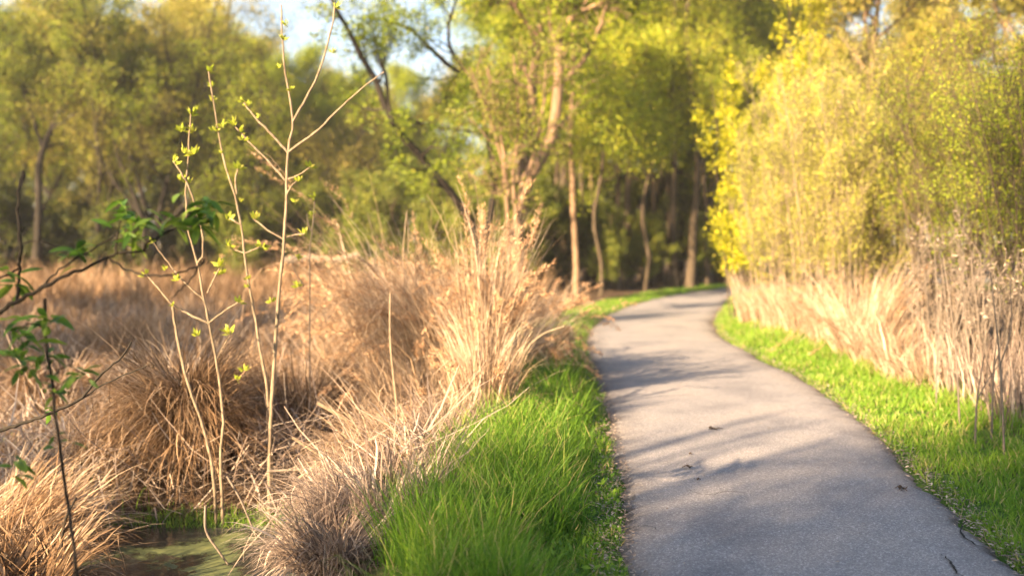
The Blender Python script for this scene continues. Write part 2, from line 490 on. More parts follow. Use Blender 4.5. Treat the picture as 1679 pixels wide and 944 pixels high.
# water
a = np.linspace(0, 2 * math.pi, 48, endpoint=False)
wv = np.stack([POOL[0] + 2.4 * np.cos(a), POOL[1] + 2.2 * np.sin(a), np.full(48, -.60)], -1)
wv = np.vstack([wv, [[POOL[0], POOL[1], -.60]]])
wf = np.array([[k, (k + 1) % 48, 48] for k in range(48)])
tag(obj("pond_water", make_mesh("pond_water", wv, wf, M['water'])), kind='structure')
rngf = np.random.default_rng(5)

# ------------------------------------------------------------------ verge grass (stuff)
def patch_noise(x, y, s, seed):
    return .5 + .5 * wob(x, y, s, seed) * .7 + .15 * wob(x, y, s * 3.1, seed + 3)

def verge(side, n, y0, y1, seed, w, dens_pow=1.6):
    """points within w metres beyond the left (-1) or right (+1) edge, denser near the camera"""
    r = np.random.default_rng(seed)
    edge = LEs if side < 0 else REs
    cum = np.concatenate([[0], np.cumsum(np.linalg.norm(np.diff(edge, axis=0), axis=1))])
    i0 = np.argmin(np.abs(edge[:, 1] - y0) + 0 * cum); i1 = min(NP - 1, np.argmin(np.abs(edge[:, 1] - y1)))
    q = r.random(n) ** dens_pow
    s = cum[i0] + q * (cum[i1] - cum[i0])
    k = np.clip(np.searchsorted(cum, s) - 1, 0, NP - 2)
    f = ((s - cum[k]) / (cum[k + 1] - cum[k]))[:, None]
    p = edge[k] * (1 - f) + edge[k + 1] * f
    d = r.random(n) * w
    return r, p + NOR[k] * side * d[:, None], d

acc = Acc()
r, p, d = verge(-1, 95000, 4.2, 44, 11, 1.9)
d = d - .05 * np.clip(wob(p[:, 0], p[:, 1], 9, 4), 0, 1)
keep = (r.random(len(p)) < 1 - smooth(.95, 1.3, d + .2 * wob(p[:, 0], p[:, 1], 2.5, 3))) & ~((d < .45) & (wob(p[:, 0], p[:, 1], 5.5, 8) < -.35) & (r.random(len(p)) < .8))
p, d = p[keep], d[keep]; n = len(p)
tall = smooth(.10 + .2 * (p[:, 1] < 6.8), .5, d + .18 * wob(p[:, 0], p[:, 1], 3, 7)) * smooth(24, 12, p[:, 1])
pn = patch_noise(p[:, 0], p[:, 1], 3.4, 2)
L = (.05 + .06 * r.random(n) + tall * (.12 + .36 * r.random(n) ** .7)) * (.65 + .7 * pn)
L = L * (1 + .5 * smooth(12, 30, p[:, 1]))
wd = (.004 + .003 * r.random(n)) * (1 + .12 * p[:, 1])
base = np.c_[p, ground_z(p[:, 0], p[:, 1]) - .01]
V, F, T, _ = blades(r, base, r.uniform(0, 6.28, n), r.uniform(0, .35, n), r.uniform(.2, 1.3, n), L, wd, 4, np.clip(.15 + .55 * pn * r.random(n) + .3 * r.random(n) + (r.random(n) < .10) * .6, 0, 1))
acc.add(V, F, T)
rw, pw, dw = verge(-1, 1500, 4.4, 16, 61, 1.0)
V, F, T = leaves(rw, np.c_[pw, ground_z(pw[:, 0], pw[:, 1]) + rw.uniform(.02, .09, 1500)], rw.uniform(.03, .07, 1500), rw.uniform(.015, .03, 1500), rw.uniform(.1, .7, 1500), np.c_[rw.normal(size=(1500, 2)), rw.uniform(-.1, .6, 1500)], .15, 1.2)
acc.add(V, F, T)
tag(obj("verge_grass", acc.mesh("left_verge_grass", M['verge'])), "bright green grass thick along the left edge of the path", "grass", kind='stuff')
acc = Acc()
r, p, d = verge(1, 75000, 4.5, 36, 12, 1.75)
keep = (r.random(len(p)) < 1 - smooth(1.1, 1.6, d + .2 * wob(p[:, 0], p[:, 1], 2.5, 5))) & ~((wob(p[:, 0], p[:, 1], 5.5, 8) + .6 * wob(p[:, 0], p[:, 1], 13, 1) < -.45) & (r.random(len(p)) < .82))
p, d = p[keep], d[keep]; n = len(p)
pn = patch_noise(p[:, 0], p[:, 1], 3.4, 9)
tall = smooth(.5, 1.3, d)
L = (.05 + .07 * r.random(n) + tall * (.05 + .16 * r.random(n))) * (.6 + .8 * pn)
wd = (.004 + .003 * r.random(n)) * (1 + .12 * p[:, 1])
base = np.c_[p, ground_z(p[:, 0], p[:, 1]) - .01]
V, F, T, _ = blades(r, base, r.uniform(0, 6.28, n), r.uniform(0, .4, n), r.uniform(.2, 1.3, n), L, wd, 4, np.clip(.25 + .5 * pn * r.random(n) + .3 * r.random(n) + (r.random(n) < .11) * .6, 0, 1))
acc.add(V, F, T)
tag(obj("verge_grass", acc.mesh("right_verge_grass", M['verge'])), "short green grass along the right edge of the path", "grass", kind='stuff')

# litter of dead leaves and straw along the two edges of the asphalt
acc = Acc()
for side, n in ((-1, 4200), (1, 5200)):
    r, p, d = verge(side, n, 4.2, 26, 20 + side, .22, 1.4)
    p = p + (CEN[((p[:, None, :] - CEN[None]) ** 2).sum(-1).argmin(1)] - p) * .05
    d2 = r.normal(size=n) * .05
    c = np.c_[p + r.normal(size=(n, 2)) * .03, np.full(n, .006) + .012 * r.random(n)]
    D = r.normal(size=(n, 3)); D[:, 2] *= .15
    V, F, T = leaves(r, c, .015 + .035 * r.random(n), .006 + .012 * r.random(n), r.random(n), D, .15, 1.5)
    acc.add(V, F, T)
rl = np.random.default_rng(66); kk = rl.integers(20, NP - 200, 420); uu = rl.random(420); uu = np.where(rl.random(420) < .6, uu ** 3, 1 - uu ** 3)
cl = np.c_[LEs[kk] * (1 - uu)[:, None] + REs[kk] * uu[:, None], np.full(420, .02)]
V, F, T = leaves(rl, cl, rl.uniform(.008, .028, 420), rl.uniform(.005, .016, 420), rl.random(420) * .7, np.c_[rl.normal(size=(420, 2)), rl.normal(size=420) * .1], .2, 1.5)
acc.add(V, F, T)
tag(obj("leaf_litter", acc.mesh("leaf_litter", M['drygrey'])), "dead leaf and straw litter along the asphalt edges", "leaf litter", kind='stuff')

# ------------------------------------------------------------------ marsh (stuff): dry standing and matted grass
acc = Acc(); rr = np.random.default_rng(31)
def marsh_blades(nc, per, ymin, ymax, pxmin, pxmax, Lm, wscale, seed, avoid_pool=True, emin=1.7, upright=.5, ypow=1.0):
    r = np.random.default_rng(seed)
    y = ymin + (ymax - ymin) * r.random(nc * 3) ** ypow
    x = (pxmin + (pxmax - pxmin) * r.random(nc * 3) - 839.5) / FPX * y
    e = side_edge(x, y)
    ok = (e < -emin)
    ok &= ~((y > 31) & (x > -4))
    if avoid_pool: ok &= (((x - POOL[0]) / 1.45) ** 2 + ((y - POOL[1]) / 1.0) ** 2) > 1
    x, y = x[ok][:nc], y[ok][:nc]
    n = len(x) * per
    cx = np.repeat(x, per); cy = np.repeat(y, per)
    caz = np.repeat(r.uniform(0, 6.28, len(x)), per); h = np.repeat(r.uniform(.6, 1.15, len(x)), per)
    ct = np.repeat(r.uniform(-.2, .2, len(x)), per)
    bx = cx + r.normal(size=n) * .13; by = cy + r.normal(size=n) * .13
    base = np.c_[bx, by, ground_z(bx, by) - .02]
    flop = np.repeat(r.random(len(x)) > upright, per)
    az = np.where(r.random(n) < .5, caz + r.normal(size=n) * .7, r.uniform(0, 6.28, n))
    lean = np.abs(r.normal(size=n)) * .2 + np.where(flop, .25, 0)
    bend = r.uniform(.2, 1.4, n) + np.where(flop, 1.1, 0)
    L = Lm * h * r.uniform(.55, 1.1, n)
    wd = wscale * (.006 + .005 * r.random(n)) * (1 + .06 * cy)
    V, F, T, _ = blades(r, base, az, lean, bend, L, wd, 5, np.clip(.45 + ct + r.normal(size=n) * .2, 0, 1), .10, 1.4)
    acc.add(V, F, T)
marsh_blades(110, 36, 9.0, 15, -40, 1000, .75, 1.0, 41, upright=.35)
marsh_blades(650, 26, 13, 30, -40, 1000, 1.05, 1.1, 42, upright=.6)
marsh_blades(900, 20, 28, 56, -60, 900, 1.65, 1.3, 43, upright=.85)
tag(obj("marsh_grass", acc.mesh("marsh_grass", M['dry'])), "dry tan marsh grass covering the wet ground left of the path", "marsh grass", kind='stuff')

acc = Acc(); r = np.random.default_rng(55); n = 15000
y = 6.8 + 22 * r.random(n) ** 1.6; x = (r.uniform(-60, 760, n) - 839.5) / FPX * y
e = side_edge(x, y); ok = (e < -1.25) & ((((x - POOL[0]) / 1.15) ** 2 + ((y - POOL[1]) / .95) ** 2) > 1)
x, y = x[ok], y[ok]; n = len(x)
V, F, T, _ = blades(r, np.c_[x, y, ground_z(x, y) + r.uniform(0, .55, n) * (.5 + .5 * (wob(x, y, 1.8, 3) > 0))], r.uniform(0, 6.28, n), r.uniform(.7, 1.7, n), r.uniform(-.6, .9, n), r.uniform(.25, .9, n), r.uniform(.008, .02, n), 4, np.clip(r.normal(size=n) * .3 + .6, 0, 1), .12, 1, .3, .35); acc.add(V, F, T)
tag(obj("loose_straw", acc.mesh("loose_straw", M['drygrey'])), "broken straw lying tangled over the marsh tussocks", "straw", kind='stuff')

# ------------------------------------------------------------------ dry grass clumps (things)
def clump_meshes(seed, n, R, H, droop, mat, w=.009, plume=0, az0=None, azs=1.0, stiff=0.0, K=8, z0=0.0, leanmax=.35, power=1.5, curl=0.0):
    r = np.random.default_rng(seed)
    a = r.uniform(0, 6.28, n); q = R * np.sqrt(r.random(n))
    base = np.c_[q * np.cos(a), q * np.sin(a), np.zeros(n) - .03]
    az = a + r.normal(size=n) * .5
    if az0 is not None:
        az = np.where(r.random(n) < azs, az0 + r.normal(size=n) * .6, az)
    nb = 34                                   # blades grow in bunches that lean and bend together
    bi = r.integers(0, nb, n)
    ba = r.uniform(0, 6.28, nb); bq = R * np.sqrt(r.random(nb))
    loose = r.random(n) < .25
    cx = bq[bi] * np.cos(ba[bi]) + r.normal(size=n) * .035; cy = bq[bi] * np.sin(ba[bi]) + r.normal(size=n) * .035
    base[:, 0] = np.where(loose, base[:, 0], cx); base[:, 1] = np.where(loose, base[:, 1], cy)
    baz = ba + r.normal(size=nb) * .6
    if az0 is not None:
        baz = np.where(r.random(nb) < azs, az0 + r.normal(size=nb) * .6, baz)
    az = np.where(loose, az, baz[bi] + r.normal(size=n) * .22)
    base[:, 2] += z0 * r.uniform(.35, 1.0, n)
    lean = leanmax * (r.random(nb)[bi] * .8 + .3 * r.random(n)) * (.4 + .6 * q / max(R, .01))
    bend = droop * np.clip(r.uniform(.3, 1.1, nb)[bi] + r.normal(size=n) * .16, .1, 1.3)
    L = H * np.clip(r.uniform(.6, 1.08, nb)[bi] * r.uniform(.7, 1.12, n), .3, 1.15)
    tone = np.clip(.48 + r.normal(size=nb)[bi] * .2 + r.normal(size=n) * .24, 0, 1)
    w = w * np.where(r.random(n) < .08, 2.4, 1.0)
    V, F, T, pts = blades(r, base, az, lean, bend, L, w * r.uniform(.6, 1.3, n), K, tone, .11, power + stiff)
    me = make_mesh("blades", V, F, mat, T)
    pm = None
    if plume:
        idx = r.choice(n, plume, replace=False)
        pp = pts[idx][:, -3:, :]
        m = 70
        t = r.random((plume, m)) ** .8 * 2
        k = np.minimum(t.astype(int), 1); f = (t - k)[..., None]
        c = np.take_along_axis(pp, k[..., None].repeat(3, 2), 1) * (1 - f) + np.take_along_axis(pp, (k + 1)[..., None].repeat(3, 2), 1) * f
        D = norm(pp[:, 2] - pp[:, 0])[:, None, :] + r.normal(size=(plume, m, 3)) * .45
        c = (c + r.normal(size=c.shape) * .012).reshape(-1, 3)
        V, F, T = leaves(r, c, .035 + .045 * r.random(len(c)), .005 + .006 * r.random(len(c)), r.random(len(c)), D.reshape(-1, 3))
        pm = make_mesh("seed_heads", V, F, M['plume'], T)
    return me, pm

def clump(label, x, y, group='dry grass clumps in the marsh', z=None, name='dry_grass_clump', scale=1.0, rot=0.0, meshes=None, **kw):
    me, pm = meshes if meshes else clump_meshes(**kw)
    if z is None: z = float(ground_z(np.array([x]), np.array([y]))[0])
    t = empty(name, (x, y, z), label, "grass clump", group)
    t.scale = (scale,) * 3; t.rotation_euler = (0, 0, rot)
    obj("blades", me, t, kind='stuff')
    if pm: obj("seed_heads", pm, t, kind='stuff')
    return t

def at_marsh(px, py, z=-.5):
    return G(px, py, z)[:2]
hang = dict(R=.24, H=.85, droop=1.9, z0=.42, leanmax=1.3, power=.7, mat=M['dry'], w=.010)
x, y = at_marsh(300, 800); clump("tall haystack shaped tussock of hanging brown grass behind the pool", x, y + .15, seed=101, n=3600, K=9, R=.17, H=1.10, droop=2.1, z0=.80, mat=M['dry'], w=.011, leanmax=.9, power=.6)
x, y = at_marsh(325, 790); clump("tuft of upright straw crowning the haystack shaped tussock", x, y + .35, seed=116, n=700, R=.22, H=1.25, droop=1.6, mat=M['dry'])
x, y = at_marsh(480, 765); clump("orange brown upright tussock just right of the tallest sapling", x, y + .4, seed=102, n=1700, R=.22, H=1.35, droop=1.3, mat=M['dry'])
x, y = at_marsh(15, 880); clump("flattened straw mat at the lower left by the pool", x, y, seed=103, n=2600, R=.42, H=.85, droop=.9, z0=.30, mat=M['dry'], w=.012, az0=.1, azs=.7, leanmax=1.7, power=.9)
x, y = at_marsh(10, 975); clump("straw mat filling the bottom left corner", x, y, seed=117, n=1500, R=.34, H=.62, droop=1.0, z0=.20, mat=M['dry'], w=.012, az0=3.0, azs=.5, leanmax=1.7, power=.9)
x, y = at_marsh(170, 800); clump("matted straw heap reaching right towards the pool", x, y + .1, seed=104, n=1500, R=.25, H=.8, droop=1.0, z0=.16, mat=M['dry'], w=.011, az0=0, azs=.8, leanmax=1.7, power=.9)
x, y = at_marsh(90, 700); clump("low brown tussock behind the straw mat at far left", x, y, seed=105, n=2000, **hang)
x, y = at_marsh(190, 620); clump("lit upright tussock behind the haystack shaped one", x, y, seed=106, n=1100, R=.25, H=1.25, droop=1.2, mat=M['dry'])
x, y = at_marsh(20, 640); clump("sagging tussock crossed by the dark twig at the left border", x, y, seed=107, n=1600, **hang)
x, y = at_marsh(405, 680); clump("rounded tussock between the second and third sapling stems", x, y, seed=108, n=1800, **hang)
x, y = at_marsh(590, 700); clump("drooping tan tussock left of the big seeded reed clump", x, y, seed=109, n=1700, R=.25, H=.95, droop=2.0, z0=.35, leanmax=1.1, power=.8, mat=M['dry'])
# pale mounds on the bank
x, y = at_marsh(620, 905, -.35); clump("pale bleached grass mound at the bottom beside the green verge", x, y, seed=110, n=2800, R=.36, H=.68, droop=1.6, z0=.24, mat=M['drygrey'], w=.009, leanmax=1.4, power=.8)
x, y = at_marsh(555, 990, -.45); clump("grey straw mound at the bottom edge right of the pool", x, y, seed=111, n=2200, R=.24, H=.52, droop=1.5, z0=.20, mat=M['drygrey'], w=.009, leanmax=1.4, power=.8)
x, y = at_marsh(665, 800, -.30); clump("sunlit golden mound on the bank below the seeded reeds", x, y, seed=112, n=2800, R=.38, H=.85, droop=1.6, z0=.34, mat=M['straw'], w=.009, az0=3.3, azs=.4, leanmax=1.4, power=.8)
x, y = at_marsh(735, 760, -.20); clump("small pale tuft leaning over the tall green grass", x, y, seed=113, n=900, R=.22, H=.75, droop=1.8, mat=M['drygrey'])
# tall seeded reeds in the centre
G2 = 'tall seeded reed clumps on the bank'
def reed(label, px, Y, ztop, seed, n, R, droop, plume, az0=None, azs=.5, leanmax=.3, stiff=0.):
    x = X(px, Y); z = float(ground_z(np.array([x]), np.array([Y]))[0])
    return clump(label, x, Y, G2, name='reed_clump', seed=seed, n=n, R=R, H=(ztop - z) * 1.02, droop=droop, mat=M['straw'], w=.0085, plume=plume, az0=az0, azs=azs, leanmax=leanmax, stiff=stiff, power=2.6, K=9)
reed("tallest reed clump with upright orange seed heads in the middle", 796, 10.2, 2.05, 121, 640, .16, .7, 60, leanmax=.2)
reed("pale straight reed clump in front of the tallest one", 795, 9.0, 1.15, 122, 1300, .20, 1.0, 20, leanmax=.25)
reed("arching reed clump with feathery heads leaning left", 705, 11.0, 2.15, 123, 800, .28, 2.6, 65, 3.1, .7, .35)
reed("leftmost feathery reed clump reaching towards the saplings", 640, 11.4, 2.6, 124, 750, .26, 2.7, 60, 3.2, .8, .35)
reed("low reed clump with red brown heads leaning over the verge", 850, 12.2, 1.5, 125, 600, .2, 2.4, 60, .1, .8, .9)
reed("small reed tuft drooping right towards the path", 880, 13.2, 1.3, 126, 450, .14, 2.6, 34, .2, .9, .7)
reed("loose reed clump behind the arching one", 740, 12.5, 1.9, 127, 800, .35, 2.2, 45, 2.6, .4, .35)
reed("thin reed clump filling the gap behind the low tan tussock", 590, 13.0, 1.5, 128, 700, .35, 2.2, 25, 3.0, .5, .4)
reed("second tall reed clump just left of the upright one", 752, 10.6, 1.95, 130, 650, .22, 1.8, 55, 2.9, .5, .35)
reed("short tangled reed tuft at the foot of the arching clump", 680, 9.8, 1.0, 129, 900, .3, 2.6, 20, 3.0, .5, .5)
# dry stalks right of the path
G3 = 'dry grass clumps right of the path'
rd = np.random.default_rng(9)
right_spots = [
    (1232, 20.5, 1.15, 700, "narrow dry tuft under the yellow vine at the bend"),
    (1268, 19.0, 1.1, 800, "pale tuft second from the bend in the right hand row"),
    (1310, 17.5, 1.1, 1000, "upright sunlit tuft under the lime willow"),
    (1352, 16.0, 1.05, 1000, "bright sunlit tuft in the middle of the right hand row"),
    (1392, 14.6, 1.45, 900, "tall spray of dry grass with long leaning plumes"),
    (1425, 13.6, .85, 900, "orange tuft below the leaning plumes"),
    (1470, 12.6, .75, 800, "low tuft where sunlight ends on the right verge"),
    (1508, 11.8, .55, 600, "last sunlit tuft before the grey stalks on the right"),
    (1575, 11.0, .95, 170, "grey shaded tuft beside the first bare stalks"),
    (1625, 10.0, .95, 170, "grey shaded tuft between the bare stalks"),
    (1680, 9.2, .95, 170, "grey tuft at the right border of the view"),
]
for k, (px, Y, h, nn, lab) in enumerate(right_spots):
    grey = k >= 8
    clump(lab, X(px, Y) + .22, Y, G3, name='dry_grass_clump', seed=200 + k, n=nn, R=.40 if not grey else .5, H=h * 1.08, droop=[1.0, 1.3, 1.2, 1.6, 1.0, 2.2, 2.3, 2.3, .6, .6, .6][k],
          mat=M['drygrey'] if grey else M['straw'], w=.012, plume=(40 if k == 4 else 0), az0=(.2 if k == 4 else None), azs=.6, power=2.0, leanmax=(.7 if k == 4 else .35))

# ------------------------------------------------------------------ woody plants
def spawn(r, Pt, R, m, t0, t1, L0, L1, up, ang, n=5, wobl=.25, rf=.55, rtip=.15, parent_scale=True):
    B, k, _ = Pt.shape
    Mn = B * m
    pi = np.repeat(np.arange(B), m)
    t = r.uniform(t0, t1, Mn)
    s = t * (k - 1); i0 = np.minimum(s.astype(int), k - 2); f = (s - i0)[:, None]
    pos = Pt[pi, i0] * (1 - f) + Pt[pi, i0 + 1] * f
    tan = norm(Pt[pi, i0 + 1] - Pt[pi, i0])
    rad = (R[pi, i0] * (1 - f[:, 0]) + R[pi, i0 + 1] * f[:, 0]) * rf
    perp = norm(np.cross(tan, r.normal(size=(Mn, 3))))
    a = (ang * r.uniform(.6, 1.3, Mn))[:, None]
    d = norm(tan * np.cos(a) + perp * np.sin(a))
    L = r.uniform(L0, L1, Mn) * (1.15 - .5 * t if parent_scale else 1)
    out = np.empty((Mn, n, 3)); out[:, 0] = pos
    for j in range(1, n):
        d = norm(d + r.normal(size=(Mn, 3)) * wobl + np.array([0, 0, up]))
        out[:, j] = out[:, j - 1] + d * (L / (n - 1))[:, None]
    Rr = rad[:, None] * np.linspace(1, rtip, n)[None, :]
    return out, Rr

def leaf_cloud(r, Pt, per, L, Wd, sig, t0=.15, tone_spread=.2, tone0=.5, zgrad=0.0):
    B, k, _ = Pt.shape
    N = B * per
    pi = np.repeat(np.arange(B), per)
    t = r.uniform(t0, 1, N); s = t * (k - 1); i0 = np.minimum(s.astype(int), k - 2); f = (s - i0)[:, None]
    c = Pt[pi, i0] * (1 - f) + Pt[pi, i0 + 1] * f + r.normal(size=(N, 3)) * sig
    bt = np.repeat(r.normal(size=B) * tone_spread * .7, per)
    tone = np.clip(tone0 + bt + r.normal(size=N) * tone_spread, 0, 1)
    return leaves(r, c, L * r.uniform(.6, 1.3, N), Wd * r.uniform(.6, 1.3, N), tone)

def woody(name, label, cat, loc, guides, leafmat, barkmat, seed, group=None, m1=5, m2=6, m3=4, L1=(1.2, 2.4), L2=(.6, 1.3), L3=(.3, .7),
          up=.06, ang=.9, per=26, leaf=(.11, .07), sig=.10, t_lo=.35, trunk_leaf_t=None, tone0=.5, min_twig=.006, leafskip=0.0, trunks=1, joint=True):
    """guides: list of (points relative to loc, r0, r1); the first `trunks` are trunks, the rest limbs."""
    r = np.random.default_rng(seed)
    root = empty(name, loc, label, cat, group)
    n = 14
    GP = np.array([spline(np.asarray(g[0], float), n) for g in guides])
    wobble = r.normal(size=GP.shape) * np.array([g[1] for g in guides])[:, None, None] * .22; wobble[:, 0] = 0
    GP = GP + wobble
    tp = np.linspace(0, 1, n)
    GR = np.array([g[1] * (1 - tp) ** .8 + g[2] * tp for g in guides])
    for gi in range(len(guides)):
        rr_ = GR[gi].copy()
        if gi < trunks: rr_[0] *= 1.35
        V, F, T = tubes(GP[gi:gi + 1], rr_[None], 9)
        nm = 'trunk' if gi < trunks else 'limb'
        if guides[0][1] < .035: nm = 'stem'
        obj(nm, make_mesh(nm, V, F, barkmat, T, True), root)
    twigs = Acc()
    # sprouts along guides; trunks only above t_lo
    P1, R1 = spawn(r, GP, GR, m1, t_lo, .98, L1[0], L1[1], up, ang, n=6, rf=.5)
    V, F, T = tubes(P1, np.maximum(R1, min_twig), 5); twigs.add(V, F, T)
    P2, R2 = spawn(r, P1, R1, m2, .2, 1.0, L2[0], L2[1], up, ang * .9, n=5, rf=.6)
    V, F, T = tubes(P2, np.maximum(R2, min_twig), 4); twigs.add(V, F, T)
    if m3:
        P3, R3 = spawn(r, P2, R2, m3, .2, 1.0, L3[0], L3[1], up * .5, ang * .9, n=4, rf=.6)
        V, F, T = tubes(P3, np.maximum(R3, min_twig * .8), 3); twigs.add(V, F, T)
    else: P3 = P2
    obj('twigs', twigs.mesh('twigs', barkmat, True), root, kind='stuff')
    if leafskip:
        keep = r.random(len(P3)) > leafskip; P3 = P3[keep]
    lv = Acc()
    V, F, T = leaf_cloud(r, P3, per, leaf[0], leaf[1], sig, tone0=tone0); lv.add(V, F, T)
    V, F, T = leaf_cloud(r, P2, max(2, per // 3), leaf[0], leaf[1], sig, tone0=tone0); lv.add(V, F, T)
    obj('crown', lv.mesh('crown', leafmat), root, kind='stuff')
    return root

def rel(pts, base): return [np.asarray(p) - np.asarray(base) for p in pts]

def auto_guides(seed, H, r0, ntr=1, nl=6, spread=.45, lowest=.25, lean=(0, 0), split_h=.0):
    """generic tree: ntr trunks from the base, nl limbs"""
    r = np.random.default_rng(seed); g = []; trunks = []
    for k in range(ntr):
        az = r.uniform(0, 6.28) if ntr > 1 else 0; sp = spread * .6 * H if ntr > 1 else .05 * H
        top = np.array([sp * math.cos(az) + lean[0] * H, sp * math.sin(az) + lean[1] * H, H * r.uniform(.8, 1.0) if k else H])
        mid = top * .5 + np.array([r.normal() * .03 * H, r.normal() * .03 * H, 0]); mid[:2] *= .75
        q = top * .25; q[:2] *= .5
        st = np.array([.15 * math.cos(az), .15 * math.sin(az), -.15]) if ntr > 1 else np.array([0, 0, -.15])
        pts = [st, q, mid, top]
        rr_ = r0 * (1 if k == 0 else r.uniform(.6, .9)); g.append((pts, rr_, .02)); trunks.append((np.array(pts), rr_))
    for k in range(nl):
        pts, rr_ = trunks[k % ntr]
        t = lowest + (.9 - lowest) * (k + .5) / nl
        sp = spline(pts, 20); i0 = int(t * 19); p0 = sp[i0]
        az = k * 2.4 + r.uniform(-.4, .4)
        L = H * spread * (1.15 - t) * r.uniform(.8, 1.2)
        out = np.array([math.cos(az), math.sin(az), 0])
        p1 = p0 + out * L * .4 + np.array([0, 0, L * .35]); p2 = p0 + out * L * .8 + np.array([0, 0, L * .9])
        g.append(([p0, p1, p2], rr_ * (1 - t) * .7 + .02, .012))
    return g

def gz(x, y): return float(ground_z(np.array([x]), np.array([y]))[0])

PROTO = {}
def proto(key, seed, leafmat, barkmat, guides, trunks, **kw):
    o = woody('tree', 'x', 'tree', (0, 0, -500), guides, leafmat, barkmat, seed, trunks=trunks, **kw)
    PROTO[key] = [o, False]
def place(key, name, label, cat, px, Y, group, rot=0., s=1., x=None, sz=None):
    rec = PROTO[key]
    x = X(px, Y) if x is None else x
    if not rec[1]: o = rec[0]; rec[1] = True
    else: o = copy_tree(rec[0])
    o.name = name
    o.location = (x, Y, gz(x, Y) - .05); o.rotation_euler = (0, 0, rot); o.scale = (s, s, sz or s)
    tag(o, label, cat, group)
    return o

# --- prototypes
proto('spread_gold', 301, M['leaf_gold'], M['bark_mid'], auto_guides(1, 15, .26, 3, 9, .42, .2), 3, m1=5, m2=5, m3=5, L1=(1.6, 3.0), L2=(.8, 1.6), L3=(.4, .9), per=40, leaf=(.125, .075), sig=.34, up=.05)
proto('spread_olive', 302, M['leaf_green'], M['bark_mid'], auto_guides(2, 14, .24, 2, 9, .45, .15), 2, m1=5, m2=5, m3=5, L1=(1.6, 3.0), L2=(.8, 1.6), L3=(.4, .9), per=40, leaf=(.125, .075), sig=.34)
proto('forest_tall', 303, M['leaf_lime'], M['bark_mid'], auto_guides(3, 17, .20, 1, 8, .28, .35), 1, m1=6, m2=5, m3=4, L1=(1.2, 2.4), L2=(.7, 1.4), L3=(.4, .8), per=40, leaf=(.12, .075), sig=.28, t_lo=.2)
proto('forest_gold', 304, M['leaf_gold'], M['bark_warm'], auto_guides(4, 16, .22, 1, 9, .34, .3), 1, m1=6, m2=5, m3=4, L1=(1.2, 2.6), L2=(.7, 1.4), L3=(.4, .8), per=28, leaf=(.16, .10), sig=.14, t_lo=.3)
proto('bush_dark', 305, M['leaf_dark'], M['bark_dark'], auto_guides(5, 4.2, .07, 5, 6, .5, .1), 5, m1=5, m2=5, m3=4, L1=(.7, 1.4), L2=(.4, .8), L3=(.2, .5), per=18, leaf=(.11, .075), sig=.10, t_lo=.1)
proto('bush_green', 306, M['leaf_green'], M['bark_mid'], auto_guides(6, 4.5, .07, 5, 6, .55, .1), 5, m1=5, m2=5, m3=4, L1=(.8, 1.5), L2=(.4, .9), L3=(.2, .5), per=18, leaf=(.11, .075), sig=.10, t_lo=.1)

# --- left wood beyond the marsh
GL = 'trees beyond the marsh'
place('spread_gold', 'spreading_tree', "golden multi trunked tree whose dark trunks fork behind the thin saplings", 'tree', 212, 47, GL, .3, 1.0)
place('spread_gold', 'spreading_tree', "golden tree behind the tallest sapling top", 'tree', 350, 55, GL, 2.1, 1.08)
place('spread_olive', 'spreading_tree', "olive tree at the left border with sky showing through", 'tree', -30, 50, GL, 1.0, .95)
place('spread_olive', 'spreading_tree', "olive green tree between the leaning dark tree and the golden one", 'tree', 130, 64, GL, 4.0, 1.15)
place('spread_gold', 'spreading_tree', "golden tree at the far left beyond the leaning dark trunk", 'tree', 20, 66, GL, 5.0, 1.05)
place('spread_olive', 'spreading_tree', "green tree just left of the open sky gap", 'tree', 440, 58, GL, 3.0, .92)
place('forest_gold', 'slender_tree', "slim golden tree rising behind the forked saplings", 'tree', 285, 63, GL, 1.0, 1.1)
place('forest_tall', 'slender_tree', "slim lime tree close to the sky gap", 'tree', 405, 50, GL, 1.0, .72)
place('spread_gold', 'spreading_tree', "rounded gold green tree under the left half of the sky gap", 'tree', 535, 62, GL, 5.2, .95)
place('spread_gold', 'spreading_tree', "pale gold tree low on the horizon under the sky gap", 'tree', 625, 62, GL, .8, .85)
place('spread_gold', 'spreading_tree', "pale gold tree low behind the arching dark tree", 'tree', 700, 58, GL, 2.8, .85)
place('spread_gold', 'spreading_tree', "golden tree filling the view right of the leaning dark tree", 'tree', 165, 70, GL, 1.5, 1.2)
place('spread_gold', 'spreading_tree', "golden tree behind the forked sapling tops", 'tree', 275, 74, GL, 3.6, 1.25)
place('forest_tall', 'slender_tree', "slim lime tree left of the golden multi trunked tree", 'tree', 95, 54, GL, 2.0, .9)
place('forest_tall', 'slender_tree', "slim lime tree at the far left border", 'tree', -15, 60, GL, 3.0, .95)
place('forest_tall', 'slender_tree', "slim green tree standing under the middle of the sky gap", 'tree', 585, 58, GL, 1.0, .72)
place('forest_tall', 'slender_tree', "slim green tree right of the tallest sapling", 'tree', 500, 52, GL, 2.2, .74)
place('forest_tall', 'slender_tree', "slim green tree behind the arching trunk", 'tree', 665, 54, GL, 4.2, .70)
place('spread_olive', 'spreading_tree', "green tree behind the golden multi trunked tree", 'tree', 400, 72, GL, .4, 1.12)
